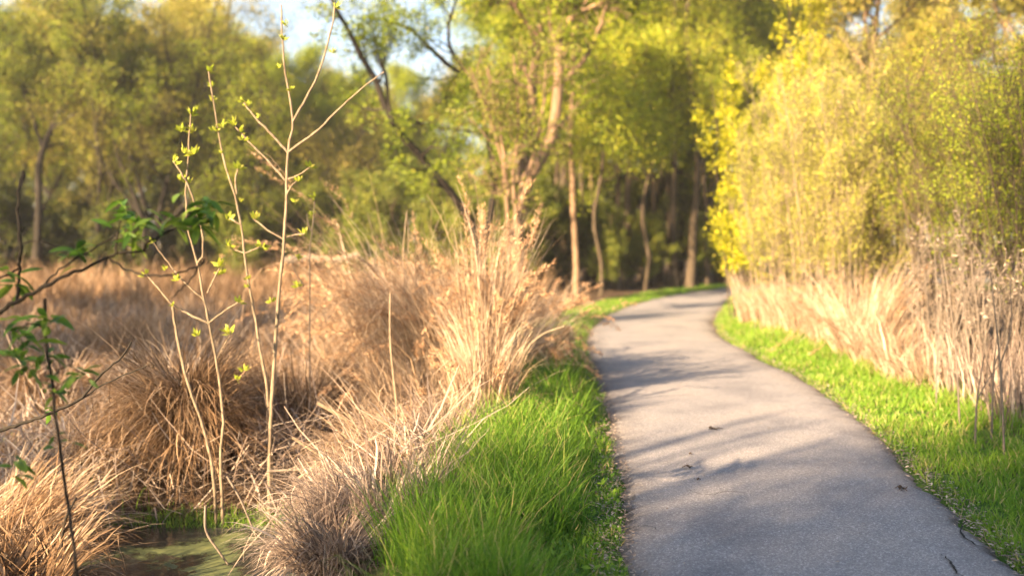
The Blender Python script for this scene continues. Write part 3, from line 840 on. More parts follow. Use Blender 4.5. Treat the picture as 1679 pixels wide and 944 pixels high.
# --- dark leaning tree at the left
b = P(62, 412, 43)
woody('leaning_tree', "dark leaning tree forking low at the left beyond the marsh", 'tree', b,
      [(rel([P(60, 425, 43), P(66, 260, 43), P(82, 215, 43), P(105, 170, 43), P(135, 90, 42), P(170, 10, 42)], b), .17, .05),
       (rel([P(82, 215, 43), P(120, 190, 43), P(160, 175, 42.5), P(205, 120, 42)], b), .11, .03),
       (rel([P(70, 245, 43), P(50, 180, 43.4), P(30, 120, 44), P(10, 60, 44)], b), .09, .03)],
      M['leaf_green'], M['bark_dark'], 311, GL, m1=12, m2=6, m3=5, L1=(1.5, 2.8), L2=(.7, 1.4), L3=(.35, .8), per=18, leaf=(.13, .08), sig=.15, t_lo=.35)
for k, (px, Y, H, w, lab) in enumerate([(20, 44, 13, .16, "dark trunked half leafed tree at the left border"), (165, 43.5, 12, .13, "dark branchy tree right of the leaning tree"), (245, 43, 14, .15, "dark branchy tree just right of the golden tree's trunks"),
                                   (330, 45, 12, .12, "dark branchy tree behind the left saplings"), (418, 44, 11, .12, "dark branchy tree left of the tallest sapling"), (560, 46, 9, .11, "slim branchy tree below the sky gap"), (115, 47, 13, .12, "thin dark tree rising behind the leaning trunk")]):
    b = (X(px, Y), Y, gz(X(px, Y), Y))
    woody('branchy_tree', lab, 'tree', b, auto_guides(20 + k, H, w, 2 if k % 2 else 3, 8, .36, .15), M['leaf_gold' if k % 2 else 'leaf_lime'], M['bark_dark'], 380 + k, GL, trunks=2 if k % 2 else 3,
          m1=6, m2=6, m3=4, L1=(1.2, 2.4), L2=(.6, 1.3), L3=(.3, .8), per=9, leaf=(.09, .055), sig=.16, t_lo=.25, up=.08, min_twig=.012)
# --- understory bushes on the far side of the marsh
GB = 'bushes along the far edge of the marsh'
labs = ["dark bush at the left border on the marsh edge", "dark bush below the leaning dark tree", "shaded bush left of the golden tree's trunks", "shaded green bush at the foot of the golden tree",
        "dark bush behind the two leftmost saplings", "green bush directly behind the tallest sapling", "rounded green bush right of the tallest sapling", "bright green bush behind the feathery reeds",
        "green bush under the arching dark trunk", "green bush at the foot of the warm brown stems", "green bush behind the tallest reeds", "low green bush right behind the young brown stems"]
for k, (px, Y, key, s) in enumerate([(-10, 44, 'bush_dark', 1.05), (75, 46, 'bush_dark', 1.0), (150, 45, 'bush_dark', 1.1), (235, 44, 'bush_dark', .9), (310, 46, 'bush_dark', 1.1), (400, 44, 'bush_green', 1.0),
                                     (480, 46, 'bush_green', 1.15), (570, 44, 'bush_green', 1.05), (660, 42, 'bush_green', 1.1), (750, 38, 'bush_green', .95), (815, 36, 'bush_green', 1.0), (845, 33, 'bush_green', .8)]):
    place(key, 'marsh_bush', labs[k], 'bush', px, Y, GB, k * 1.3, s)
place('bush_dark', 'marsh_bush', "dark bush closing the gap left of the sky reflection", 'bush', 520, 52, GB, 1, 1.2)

# --- arching dark tree
b = P(800, 452, 25)
woody('arching_tree', "dark slender tree arching up and left across the sky gap", 'tree', b,
      [(rel([P(800, 470, 25), P(772, 365, 25), P(735, 310, 24.6), P(690, 260, 24.3), P(648, 205, 24), P(626, 150, 24), P(605, 115, 23.8), P(580, 60, 23.5), P(548, 10, 23), P(530, -30, 23)], b), .13, .035),
       (rel([P(648, 205, 24), P(636, 170, 24), P(632, 120, 24.2), P(615, 70, 24.4), P(605, 30, 24.4)], b), .055, .02),
       (rel([P(650, 190, 24), P(720, 210, 24.6), P(770, 215, 25), P(810, 228, 25)], b), .05, .02),
       (rel([P(790, 430, 25), P(810, 300, 25.5), P(790, 190, 26), P(765, 130, 26), P(720, 95, 26), P(675, 50, 26), P(600, 25, 26)], b), .11, .03),
       (rel([P(765, 130, 26), P(735, 60, 26), P(750, -10, 26)], b), .06, .02)],
      M['leaf_lime'], M['bark_dark'], 321, None, m1=8, m2=5, m3=4, L1=(.8, 1.9), L2=(.4, .9), L3=(.2, .5), per=15, leaf=(.08, .05), sig=.10, t_lo=.3, tone0=.42)
# --- twisted centre tree
b = P(868, 478, 27)
woody('twisted_tree', "tree with a twisting sunlit trunk in the centre of the wood", 'tree', b,
      [(rel([P(850, 480, 27), P(856, 330, 27), P(888, 262, 27), P(906, 210, 27), P(912, 160, 27), P(920, 110, 27), P(912, 50, 27), P(905, -20, 27), P(905, -90, 27)], b), .21, .07),
       (rel([P(858, 300, 27.6), P(868, 200, 28), P(880, 110, 28), P(886, 40, 28), P(890, -60, 28)], b), .17, .06),
       (rel([P(914, 60, 27), P(940, 30, 26.7), P(985, 5, 26.4), P(1030, -30, 26)], b), .09, .03),
       (rel([P(884, 60, 28), P(850, 20, 27.6), P(820, -30, 27)], b), .08, .03),
       (rel([P(915, 140, 27), P(960, 95, 27), P(985, 40, 26.5), P(1000, -20, 26)], b), .07, .02)],
      M['leaf_lime'], M['bark_warm'], 322, None, trunks=2, m1=9, m2=6, m3=4, L1=(1.0, 2.2), L2=(.5, 1.0), L3=(.3, .6), per=12, leaf=(.10, .065), sig=.09, t_lo=.3, tone0=.5)
# --- young stems by the bank
b = P(850, 488, 21)
woody('young_tree', "young tree of thin sunlit brown stems behind the reeds", 'tree', b,
      [(rel([P(834, 490, 21), P(832, 380, 21), P(828, 280, 21), P(815, 190, 21), P(800, 110, 21)], b), .055, .015),
       (rel([P(853, 490, 21), P(851, 420, 21), P(848, 350, 21), P(842, 290, 21), P(850, 190, 21), P(842, 90, 21)], b), .06, .015),
       (rel([P(852, 345, 21), P(862, 310, 21), P(872, 265, 21), P(890, 180, 21), P(895, 100, 21)], b), .045, .012),
       (rel([P(834, 320, 21), P(818, 240, 21), P(790, 160, 20.6), P(770, 110, 20.4)], b), .035, .012)],
      M['leaf_green'], M['bark_warm'], 323, None, trunks=2, m1=9, m2=5, m3=3, L1=(.7, 1.5), L2=(.35, .8), L3=(.2, .4), per=7, leaf=(.08, .05), sig=.07, t_lo=.35, tone0=.6)

# --- forest beyond the bend
GF = 'trees of the wood at the bend'
def pole_tree(px, Y, w, label, leafmat, barkmat, seed, lean=0, per=14, H=15, low=.30, leaf=(.11, .075), name='forest_tree', tone0=.66):
    x = X(px, Y); z = gz(x, Y); b = np.array([x, Y, z])
    r = np.random.default_rng(seed)
    pts = [np.array([lean * H * t + r.normal() * .12 * (t > 0), r.normal() * .12 * (t > 0), H * t - .1]) for t in (0, .15, .35, .6, .8, 1)]
    gl = [(pts, w, .04)]
    sp = spline(np.array(pts), 30)
    for k in range(6):
        t = low + (.9 - low) * (k + r.random()) / 6; p0 = sp[int(t * 29)]; az = r.uniform(0, 6.28); Lb = r.uniform(1.8, 3.4) * (1.1 - .6 * t)
        o = np.array([math.cos(az), math.sin(az), .5])
        gl.append(([p0, p0 + o * Lb * .5, p0 + o * Lb + np.array([0, 0, .2])], w * .35, .012))
    return woody(name, label, 'tree', b, gl, leafmat, barkmat, seed, GF, m1=5, m2=5, m3=4, L1=(.9, 1.9), L2=(.5, 1.0), L3=(.25, .6), per=int(per * 1.7), leaf=(leaf[0] * .75, leaf[1] * .72), sig=.22, t_lo=low, up=.02, tone0=tone0)
pole_tree(944, 33, .11, "thin sunlit pole tree right of the twisted trunk", M['leaf_lime'], M['bark_warm'], 331, -.01, 12, 13, .3)
pole_tree(1013, 36, .13, "grey brown tree standing left in the pair before the bend", M['leaf_lime'], M['bark_mid'], 332, .0, 12, 16, .42)
pole_tree(1033, 37, .14, "right trunk of the close pair left of the bend", M['leaf_lime'], M['bark_mid'], 333, .0, 12, 16, .42)
pole_tree(1108, 37, .15, "sunlit trunk left of the straight pair at the bend", M['leaf_lime'], M['bark_mid'], 334, .0, 12, 16, .42)
pole_tree(1131, 36.5, .16, "straight sunlit trunk standing closest to the bend", M['leaf_lime'], M['bark_mid'], 335, .0, 12, 16, .42)
pole_tree(1186, 41, .30, "thickest dark trunk at the bend left of the yellow vine", M['leaf_green'], M['bark_mid'], 336, .005, 12, 17, .42)
pole_tree(1345, 44, .28, "thick dark trunk rising above the yellow willows", M['leaf_gold'], M['bark_dark'], 337, -.01, 14, 17)
pole_tree(1058, 33.5, .07, "small lime green tree with low sprays in front of the trunk pair", M['leaf_lime'], M['bark_mid'], 338, .02, 12, 8.5, .45, (.12, .085))
pole_tree(985, 32, .06, "small lime green tree beside the thin pole tree", M['leaf_lime'], M['bark_mid'], 339, -.02, 11, 7.5, .5, (.12, .085))
pole_tree(1160, 38, .08, "small green tree filling the space left of the thick trunk", M['leaf_lime'], M['bark_mid'], 340, .0, 12, 9, .4, (.12, .085))
PL = ["slim dark pole trunk left of the small lime tree", "slim dark pole trunk right of the thin pole tree", "slim dark trunk just left of the close pair", "slim trunk just right of the close pair",
      "slim shaded trunk in the middle between the trunk pairs", "thin shaded trunk left of the sunlit pair", "thin trunk between the sunlit pair", "slim shaded trunk right of the straight sunlit trunk", "thin dark trunk touching the thick trunk", "slim dark trunk between the bend and the yellow vine", "slim brown trunk behind the twisted tree"]
for k, (px, Y, w) in enumerate([(966, 35, .07), (958, 38, .08), (998, 39, .08), (1048, 40, .08), (1072, 38, .09), (1092, 40, .07), (1120, 41, .06), (1150, 40, .09), (1172, 39, .07), (1207, 40, .10), (915, 36, .09)]):
    pole_tree(px, Y, w, PL[k], M['leaf_lime'], M['bark_mid' if k % 3 else 'bark_dark'], 350 + k, .02 * math.sin(k * 2), 6, 12, .35)
more = [(870, 43, 'forest_tall'), (925, 40, 'forest_tall'), (975, 44, 'forest_gold'), (1055, 46, 'forest_tall'), (1080, 42, 'forest_tall'), (1155, 48, 'forest_gold'), (1215, 50, 'forest_tall'),
        (1270, 52, 'forest_gold'), (1000, 52, 'forest_tall'), (1110, 55, 'forest_tall'), (800, 50, 'forest_tall'), (1235, 46, 'forest_tall'), (905, 54, 'forest_gold')]
mlab = ["lime forest tree behind the young brown stems", "lime forest tree behind the thin pole tree", "gold leaved forest tree between the pole tree and the close pair", "lime forest tree behind the close pair",
        "forest tree filling the space between the two trunk pairs", "gold forest tree behind the straight sunlit trunk", "forest tree behind the thickest dark trunk", "gold forest tree above the yellow vine",
        "deep forest tree seen between the close pair", "deep forest tree seen between the sunlit trunks", "forest tree behind the arching dark tree", "forest tree just right of the thickest trunk", "deep gold forest tree behind the twisted trunk"]
for k, (px, Y, key) in enumerate(more):
    place(key, 'forest_tree', mlab[k], 'tree', px, Y, GF, k * 1.9, 1.0 + .05 * math.sin(k * 2))
GU = 'undergrowth bushes in the wood at the bend'
ul = ["undergrowth bush behind the young brown stems", "undergrowth bush left of the close trunk pair", "undergrowth bush between the trunk pairs", "undergrowth bush right behind the straight sunlit trunk",
      "dark undergrowth bush closing the wood at the bend", "deep undergrowth bush behind the pole tree", "undergrowth bush behind the close pair", "deep undergrowth bush left of the thick trunk", "small green bush right of the close trunk pair", "small green bush left of the close trunk pair", "small green bush between the sunlit trunk and the thick one", "small green bush at the corner of the bend"]
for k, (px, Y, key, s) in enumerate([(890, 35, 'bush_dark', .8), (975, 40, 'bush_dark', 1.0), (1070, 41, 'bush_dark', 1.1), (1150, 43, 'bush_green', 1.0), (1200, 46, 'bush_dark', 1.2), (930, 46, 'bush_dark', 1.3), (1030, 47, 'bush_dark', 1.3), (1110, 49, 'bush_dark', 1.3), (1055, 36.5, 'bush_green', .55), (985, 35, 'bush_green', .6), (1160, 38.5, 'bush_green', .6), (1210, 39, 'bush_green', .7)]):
    place(key, 'forest_bush', ul[k], 'bush', px, Y, GU, k * 1.7, s)

# --- right hand side: trees behind the willows
GR_ = 'trees behind the right hand willows'
place('forest_gold', 'forest_tree', "gold tree right of the dark trunk above the willows", 'tree', 1420, 36, GR_, .5, .92)
place('spread_gold', 'spreading_tree', "spreading gold tree behind the grey green willows", 'tree', 1500, 44, GR_, 1.7, .92)
place('forest_gold', 'forest_tree', "gold tree at the upper right corner", 'tree', 1690, 30, GR_, 2.5, .8)
place('spread_olive', 'spreading_tree', "olive tree low behind the right willows", 'tree', 1610, 48, GR_, 2.0, .95)
place('spread_gold', 'spreading_tree', "golden tree beyond the right border", 'tree', 1790, 45, GR_, 3.0, .95)
place('spread_gold', 'spreading_tree', "golden tree behind the yellow vine", 'tree', 1310, 56, GR_, 4.0, .95)

def shrub(name, label, px, Y, H, nst, spread, leafmat, barkmat, seed, group, per=10, leaf=(.06, .022), r0=.018, m1=7, m2=5, lean=(0, 0), L1=(.5, 1.1), L2=(.25, .6), sig=.05, t_lo=.15, up=.22, R=.35, tone0=.5, fan=1.0, m3=0):
    x = X(px, Y); z = gz(x, Y); b = np.array([x, Y, z]); r = np.random.default_rng(seed)
    g = []
    for k in range(nst):
        az = r.uniform(0, 6.28); q = R * math.sqrt(r.random()); h = H * r.uniform(.65, 1.0); s = spread * h * r.uniform(.2, 1)
        p0 = np.array([q * math.cos(az), q * math.sin(az), -.08]); out = np.array([math.cos(az) * fan, math.sin(az) * fan, 0])
        ln = np.array([lean[0], lean[1], 0]) * h
        g.append(([p0, p0 + out * s * .3 + ln * .2 + [0, 0, h * .35], p0 + out * s * .65 + ln * .6 + [0, 0, h * .7], p0 + out * s + ln + [0, 0, h]], r0 * r.uniform(.6, 1.3), .004))
    return woody(name, label, 'shrub', b, g, leafmat, barkmat, seed, group, trunks=nst, m1=m1, m2=m2, m3=m3, L1=L1, L2=L2, L3=(.15, .3), up=up, ang=.5, per=per, leaf=leaf, sig=sig, t_lo=t_lo, min_twig=.003, tone0=tone0)

GW = 'willow shrubs right of the path'
shrub('leafy_shrub', "narrow bright yellow leafy shrub at the left end of the willows", 1222, 22.0, 5.6, 10, .12, M['leaf_yellow'], M['bark_mid'], 401, None, per=26, leaf=(.075, .052), L1=(.5, 1.0), L2=(.25, .5), sig=.07, t_lo=.08, up=.1)
shrub('leafy_shrub', "taller yellow leafy shrub rising to the top of the picture", 1288, 22.8, 7.9, 11, .13, M['leaf_yellow'], M['bark_mid'], 402, None, per=24, leaf=(.075, .052), L1=(.6, 1.1), L2=(.3, .6), sig=.08, t_lo=.1, up=.1)
wl = [(1285, 19.5, 3.8, 'leaf_willow', "pale yellow willow shrub beside the leafy yellow shrub"),
      (1325, 18.6, 4.7, 'leaf_willow', "tallest sunlit willow shrub behind the dry tufts"),
      (1365, 17.4, 4.9, 'leaf_willow', "broad sunlit willow shrub behind the bright tufts"),
      (1408, 17.0, 4.2, 'leaf_willow', "sunlit willow shrub behind the leaning plumes"),
      (1370, 23.5, 6.3, 'leaf_yellow', "yellow willow shrub standing behind the sunlit front row"),
      (1430, 20.5, 5.6, 'leaf_gold', "gold willow shrub behind the leaning plumes on the right"),
      (1480, 18.0, 5.0, 'leaf_gold', "gold willow shrub right of the leaning plumes"),
      (1530, 16.5, 4.9, 'leaf_gold', "gold green willow shrub behind the grey stalks"),
      (1585, 14.6, 4.5, 'leaf_lime', "lime willow shrub with dark stems near the right border"),
      (1650, 13.2, 4.3, 'leaf_lime', "lime willow shrub at the right border"),
      (1560, 21.0, 6.2, 'leaf_gold', "tall gold willow shrub at the back of the right side"),
      (1640, 18.0, 6.0, 'leaf_gold', "tall gold willow shrub at the back by the right border"),
      (1490, 25.0, 7.2, 'leaf_gold', "highest gold willow shrub far behind the leaning plumes"),
      (1735, 12.0, 4.2, 'leaf_lime', "lime willow shrub just beyond the right border"),
      (1760, 16.0, 5.2, 'leaf_gold', "gold willow shrub behind the rightmost one")]
for k, (px, Y, H, lm, lab) in enumerate(wl):
    if lm == 'leaf_willow':
        shrub('willow_shrub', lab, px, Y, H, 20, .17, M[lm], M['bark_pale'], 410 + k, GW, per=12, leaf=(.050, .018), r0=.012, m1=8, m2=5, m3=2, L1=(.6, 1.3), L2=(.3, .6), sig=.07, t_lo=.22, up=.28, R=.55)
    else:
        shrub('willow_shrub', lab, px, Y, H, 12, .24, M[lm], M['bark_mid'], 410 + k, GW, per=9, leaf=(.040, .018), r0=.019, m1=7, m2=5, m3=3, L1=(.6, 1.4), L2=(.3, .7), sig=.09, t_lo=.34, up=.22, R=.5)

for k, (px, Y, lab) in enumerate([(1545, 12.6, "thicket of bare grey stems behind the shaded tufts"), (1612, 11.6, "thicket of bare grey stems under the lime willow"), (1690, 10.6, "thicket of bare grey stems at the right border")]):
    shrub('bare_shrub', lab, px, Y, 1.9, 15, .22, M['drygrey'], M['bark_stalk'], 440 + k, 'bare thickets on the right bank', per=1, leaf=(.06, .012), r0=.009, m1=4, m2=3, L1=(.3, .8), L2=(.15, .4), sig=.03, t_lo=.3, up=.25, R=.6)
# grey bare stalks in the shade on the right
GS = 'bare grey stalks on the right bank'
sl = ["bare grey stalk nearest the right border", "bare grey stalk second from the right border", "leaning bare stalk in front of the lime willow", "short bare stalk at the edge of the green grass", "bare stalk beside the last sunlit tuft", "twin bare stalk between the grey tufts"]
for k, (px, py, Y, h, ln) in enumerate([(1655, 740, 7.9, 1.5, -.10), (1632, 700, 8.8, 1.3, .05), (1580, 690, 9.3, 1.6, -.12), (1605, 720, 8.5, .8, .08), (1540, 660, 10.2, 1.2, .02), (1560, 640, 10.8, 1.5, .10)]):
    x = X(px, Y); z = gz(x, Y)
    g = [([(0, 0, -.05), (ln * h * .3, .02, h * .5), (ln * h, 0, h)], .011, .004), ([(ln * h * .3, .02, h * .5), (ln * h * .3 + .08, .02, h * .7), (ln * h + .16, 0, h * .95)], .006, .003)]
    r = np.random.default_rng(500 + k)
    root = empty('bare_stalk', (x, Y, z), sl[k], 'stalk', GS)
    for (pts, a_, b_) in g:
        V, F, T = tubes(spline(np.array(pts), 8)[None], np.linspace(a_, b_, 8)[None], 6)
        obj('stem', make_mesh('stem', V, F, M['bark_stalk'], T, True), root)

# --- far woodland (one mass) and hill behind
acc = Acc(); r = np.random.default_rng(77)
nb = 900
az = r.uniform(-.75, .75, nb); dist = r.uniform(85, 125, nb)
cx = np.sin(az) * dist; cy = np.cos(az) * dist
pxs = 839.5 + cx / cy * FPX
topz = np.where((pxs > 430) & (pxs < 760), 9.5, 21) + 1.5 * np.sin(pxs * .021) + r.normal(size=nb)
topz = np.where((pxs > 1350) & (pxs < 1700), 12 + r.normal(size=nb), topz)
cz = r.random(nb) * topz
per = 70
C = np.repeat(np.stack([cx, cy, cz], -1), per, 0) + r.normal(size=(nb * per, 3)) * np.array([1.5, 1.5, 1.1])
C[:, 2] = np.maximum(C[:, 2], -.3)
V, F, T = leaves(r, C, .30 + .25 * r.random(len(C)), .22 + .15 * r.random(len(C)), np.clip(.45 + np.repeat(r.normal(size=nb) * .25, per) + r.normal(size=len(C)) * .12, 0, 1))
acc.add(V, F, T)
tag(obj("far_woodland", acc.mesh("far_woodland", M['leaf_gold'])), "far off spring wood closing the view behind the trees", "woodland", kind='stuff')

# ------------------------------------------------------------------ saplings in the foreground
def bud_mesh(seed, n, s):
    r = np.random.default_rng(seed)
    D = r.normal(size=(n, 3)); D[:, 2] = np.abs(D[:, 2]) + .5
    D = norm(D)
    V, F, T = leaves(r, D * s * .15, s * r.uniform(.6, 1.2, n), s * .42 * r.uniform(.7, 1.2, n), r.random(n), D, .2)
    return make_mesh('leaf_cluster', V, F, M['leaf_bud'], T)
BUDS = [bud_mesh(600 + k, 9 + k, .050) for k in range(5)]
def sapling(label, Y, stems, buds, seed, mat, group='thin budding saplings by the pool'):
    base = P(*stems[0][0][0], Y)
    base[2] = gz(base[0], base[1])
    root = empty('sapling', base, label, 'sapling', group)
    r = np.random.default_rng(seed)
    for i_, (pts, w0, w1) in enumerate(stems):
        q = [P(a, b_, Y + (.03 * math.sin(k * 1.9 + i_ * 2) if i_ and k else 0)) for k, (a, b_) in enumerate(pts)]
        if i_ == 0: q[0][2] = base[2] - .05
        n = max(8, 4 * len(q)); sp = spline(np.array(q), n) - base
        sp[1:-1] += r.normal(size=(n - 2, 3)) * .0018
        R = np.linspace(w0, w1, n) * Y / FPX * .275
        R[np.arange(2, n - 1, 3)] *= 1.18
        V, F, T = tubes(sp[None], R[None], 8)
        nm = 'stem' if i_ == 0 else 'branch'
        obj(nm, make_mesh(nm, V, F, mat, T, True), root)
    for k, b_ in enumerate(buds):
        a, c = b_[:2]; s = b_[2] if len(b_) > 2 else 1.0
        o = obj('leaf_cluster', BUDS[k % 5], root, P(a, c, Y + .03 * math.sin(k)) - base - np.array([0, 0, .02 * s]))
        o.rotation_euler = (r.normal() * .4, r.normal() * .4, r.uniform(0, 6.28)); o.scale = (s * 1.35,) * 3
    return root
sapling("tallest pale sapling with a forked top and wide side branches", 8.3,
        [([(441, 838), (442, 740), (447, 640), (456, 500), (467, 380), (472, 250), (480, 200), (468, 120), (463, 60), (461, 8)], 14, 4),
         ([(472, 250), (440, 215), (420, 195), (397, 165)], 8, 4), ([(472, 250), (520, 215), (560, 175), (600, 140), (630, 118)], 8, 3),
         ([(480, 200), (508, 150), (528, 105), (545, 40), (549, 5)], 7, 4), ([(468, 296), (443, 267), (410, 235), (386, 208)], 7, 4),
         ([(464, 392), (440, 378), (415, 358)], 5, 4), ([(465, 390), (485, 385), (500, 383)], 5, 4), ([(470, 295), (490, 287), (508, 274)], 5, 3), ([(470, 320), (478, 305), (487, 296)], 5, 3),
         ([(400, 235), (440, 255), (470, 290)], 1, 1)],
        [(397, 165, .8), (408, 172), (386, 203, 1.2), (393, 215), (398, 228, .8), (508, 272, 1.1), (488, 295), (418, 357), (497, 382), (462, 62, .9), (470, 40), (545, 85, .8), (549, 10, 1.0), (478, 145, .7),
         (446, 493, .8), (490, 468, .9), (455, 110, .8), (425, 190, .5), (485, 330, .7)], 611, M['bark_pale'])
sapling("sapling with a long bare stem standing left of the tallest one", 8.5,
        [([(447, 720), (440, 660), (425, 565), (417, 515), (405, 448), (397, 382), (383, 313), (370, 273), (360, 227), (350, 167), (342, 118)], 10, 4),
         ([(388, 318), (386, 295), (391, 275)], 6, 4), ([(396, 370), (384, 362), (375, 358)], 5, 4), ([(402, 415), (385, 410), (374, 404)], 4, 3), ([(402, 415), (415, 410), (428, 404)], 5, 3)],
        [(342, 114, 1.2), (350, 140, .8), (347, 165, .8), (366, 207, 1.1), (352, 212, .8), (391, 274, 1.3), (364, 250, .6), (372, 358, 1.1), (374, 403, 1.0), (430, 403, 1.1), (406, 456, .8), (404, 470, .6), (395, 330, .6)], 612, M['bark_pale'])
sapling("leftmost pale sapling with a crossing pair of thin tops", 8.0,
        [([(368, 868), (362, 760), (366, 690), (360, 628), (353, 582), (342, 528), (333, 482), (323, 428), (308, 372), (305, 315), (309, 250), (313, 186)], 10, 4),
         ([(325, 430), (333, 415), (330, 370), (322, 345), (310, 307), (298, 285), (284, 264)], 6, 4),
         ([(342, 530), (320, 520), (298, 508), (283, 500), (262, 475), (240, 450)], 7, 4),
         ([(283, 500), (288, 540), (298, 590), (312, 640), (330, 690), (345, 750), (352, 800), (354, 860)], 8, 9),
         ([(342, 530), (365, 512), (390, 496)], 6, 4), ([(335, 492), (300, 460), (275, 430), (250, 395)], 5, 3),
         ([(340, 480), (352, 455), (360, 440)], 5, 4), ([(355, 590), (365, 570), (378, 548)], 3, 3)],
        [(313, 184, 1.5), (297, 213, 1.1), (318, 215, 1.0), (299, 247, 1.2), (318, 250, 1.1), (284, 262, 1.3), (292, 292, .8), (302, 297, .9), (313, 298, .7), (238, 448, .8), (250, 395, .9), (272, 440, .7), (290, 458, .9), (360, 434, 1.1), (362, 447, .9),
         (391, 494, 1.1), (323, 548, 1.0), (378, 545, 1.3), (283, 500, .5), (400, 605, .8), (388, 620, .8)], 613, M['bark_pale'])
sapling("short thin budding shoot in front of the feathery reeds", 9.5,
        [([(505, 480), (508, 430), (512, 380), (516, 330)], 4, 3), ([(512, 380), (505, 365), (503, 350)], 3, 2), ([(498, 470), (478, 430), (490, 420)], 3, 2)],
        [(517, 322, 1.0), (512, 350, .9), (487, 422, .9), (490, 466, 1.0)], 614, M['bark_stalk'])

# --- dark branched leafy shrub at the left border
LG = [None] * 4
def one_leaf(seed, L, Wd):
    r = np.random.default_rng(seed); k = 7
    t = np.linspace(0, 1, k); w = Wd * np.sin(np.clip(t, .03, .985) * math.pi) ** .8 * .5
    z = -.35 * L * t ** 2 * r.uniform(.4, 1.3); x = L * t
    cen = np.stack([x, np.zeros(k), z], -1); a_ = cen.copy(); b_ = cen.copy()
    a_[:, 1] += w; a_[:, 2] += w * .35; b_[:, 1] -= w; b_[:, 2] += w * .35
    V = np.stack([a_, cen, b_], 1).reshape(-1, 3); i_ = np.arange(k - 1) * 3
    F = np.concatenate([np.stack([i_, i_ + 1, i_ + 4, i_ + 3], -1), np.stack([i_ + 1, i_ + 2, i_ + 5, i_ + 4], -1)])
    return make_mesh('leaf', V, F, M['leaf_glossy'], np.full(len(V), r.uniform(.1, .95)), True)
LEAFM = [one_leaf(700 + k, .085 + .012 * (k % 3), .024 + .004 * (k % 4)) for k in range(8)]
def dark_shrub(label, Y, stems, clusters, seed):
    base = P(*stems[0][0][0], Y)
    root = empty('leafy_branch', base, label, 'branch', 'dark leafy branches at the left border')
    r = np.random.default_rng(seed)
    for i_, (pts, w0, w1) in enumerate(stems):
        q = np.array([P(a_, b_, Y + .05 * math.sin(k * 2.1 + i_)) for k, (a_, b_) in enumerate(pts)])
        n = 5 * len(q); sp = spline(q, n) - base; sp[1:-1] += r.normal(size=(n - 2, 3)) * .003
        V, F, T = tubes(sp[None], (np.linspace(w0, w1, n) * Y / FPX * .5)[None], 7)
        nm = 'stem' if i_ == 0 else 'twig'
        obj(nm, make_mesh(nm, V, F, M['bark_dark'], T, True), root)
    for (a_, b_, n, sp_, s) in clusters:
        c = P(a_, b_, Y) - base
        for k in range(int(n * 1.4)):
            az = k * 2.4 + r.normal() * .3; off = r.normal(size=3) * sp_ * Y / FPX * .45
            o = obj('leaf', LEAFM[r.integers(8)], root, c + off)
            o.rotation_euler = (r.normal() * .5, r.uniform(-.6, .7), az); ss = s * Y / 5.2 * r.uniform(.9, 1.7); o.scale = (ss,) * 3
    return root
dark_shrub("dark branch reaching from the left border with two tufts of glossy green leaves", 4.3,
           [([(-60, 560), (0, 512), (60, 475), (120, 448), (180, 420), (200, 414), (240, 410)], 9, 4), ([(180, 424), (215, 445), (270, 452), (320, 438), (335, 425)], 4, 3),
            ([(60, 478), (100, 440), (150, 410), (205, 375)], 4, 3), ([(235, 412), (245, 395), (285, 375), (312, 350)], 5, 3), ([(188, 418), (192, 385), (200, 355)], 4, 2), ([(335, 425), (310, 460), (280, 490)], 4, 2)],
           [(208, 375, 16, 30, 1.0), (322, 350, 22, 34, 1.05), (130, 408, 7, 22, .9), (242, 360, 6, 22, 1.0), (120, 420, 4, 14, .8), (350, 340, 6, 18, .9), (200, 340, 5, 14, .9)], 621)
dark_shrub("dark upright twig with bright green leaves low on the left", 4.2,
           [([(150, 1245), (138, 1080), (126, 940), (116, 860), (105, 780), (93, 690), (82, 610), (74, 550), (74, 490)], 6, 5), ([(84, 620), (110, 600), (140, 612)], 3, 2), ([(76, 540), (50, 530), (25, 545)], 3, 2), ([(92, 680), (60, 665), (35, 600)], 3, 2)],
           [(75, 525, 8, 18, .85), (45, 560, 7, 22, .85), (60, 600, 6, 22, .85), (135, 612, 8, 18, .85), (40, 605, 6, 16, .9), (80, 640, 5, 14, .7), (95, 725, 5, 18, .6), (25, 768, 5, 14, .9), (80, 585, 5, 14, .8)], 622)
dark_shrub("bare looking dark twig rising along the left border", 4.3,
           [([(27, 498), (31, 450), (33, 400), (30, 330), (38, 280)], 6, 4), ([(31, 440), (12, 450), (-30, 470)], 4, 3), ([(32, 400), (60, 395), (105, 408)], 3, 2)],
           [(10, 455, 7, 20, .9), (22, 535, 6, 18, .9), (15, 580, 6, 20, .9), (25, 470, 5, 14, .8)], 623)
dark_shrub("long bare dark twig slanting across the brown tussocks at left", 6.2,
           [([(-60, 730), (0, 706), (70, 682), (130, 655), (160, 620), (200, 585), (215, 560)], 7, 3), ([(130, 655), (170, 630), (240, 600)], 3, 2)],
           [(75, 672, 3, 10, .6)], 624)

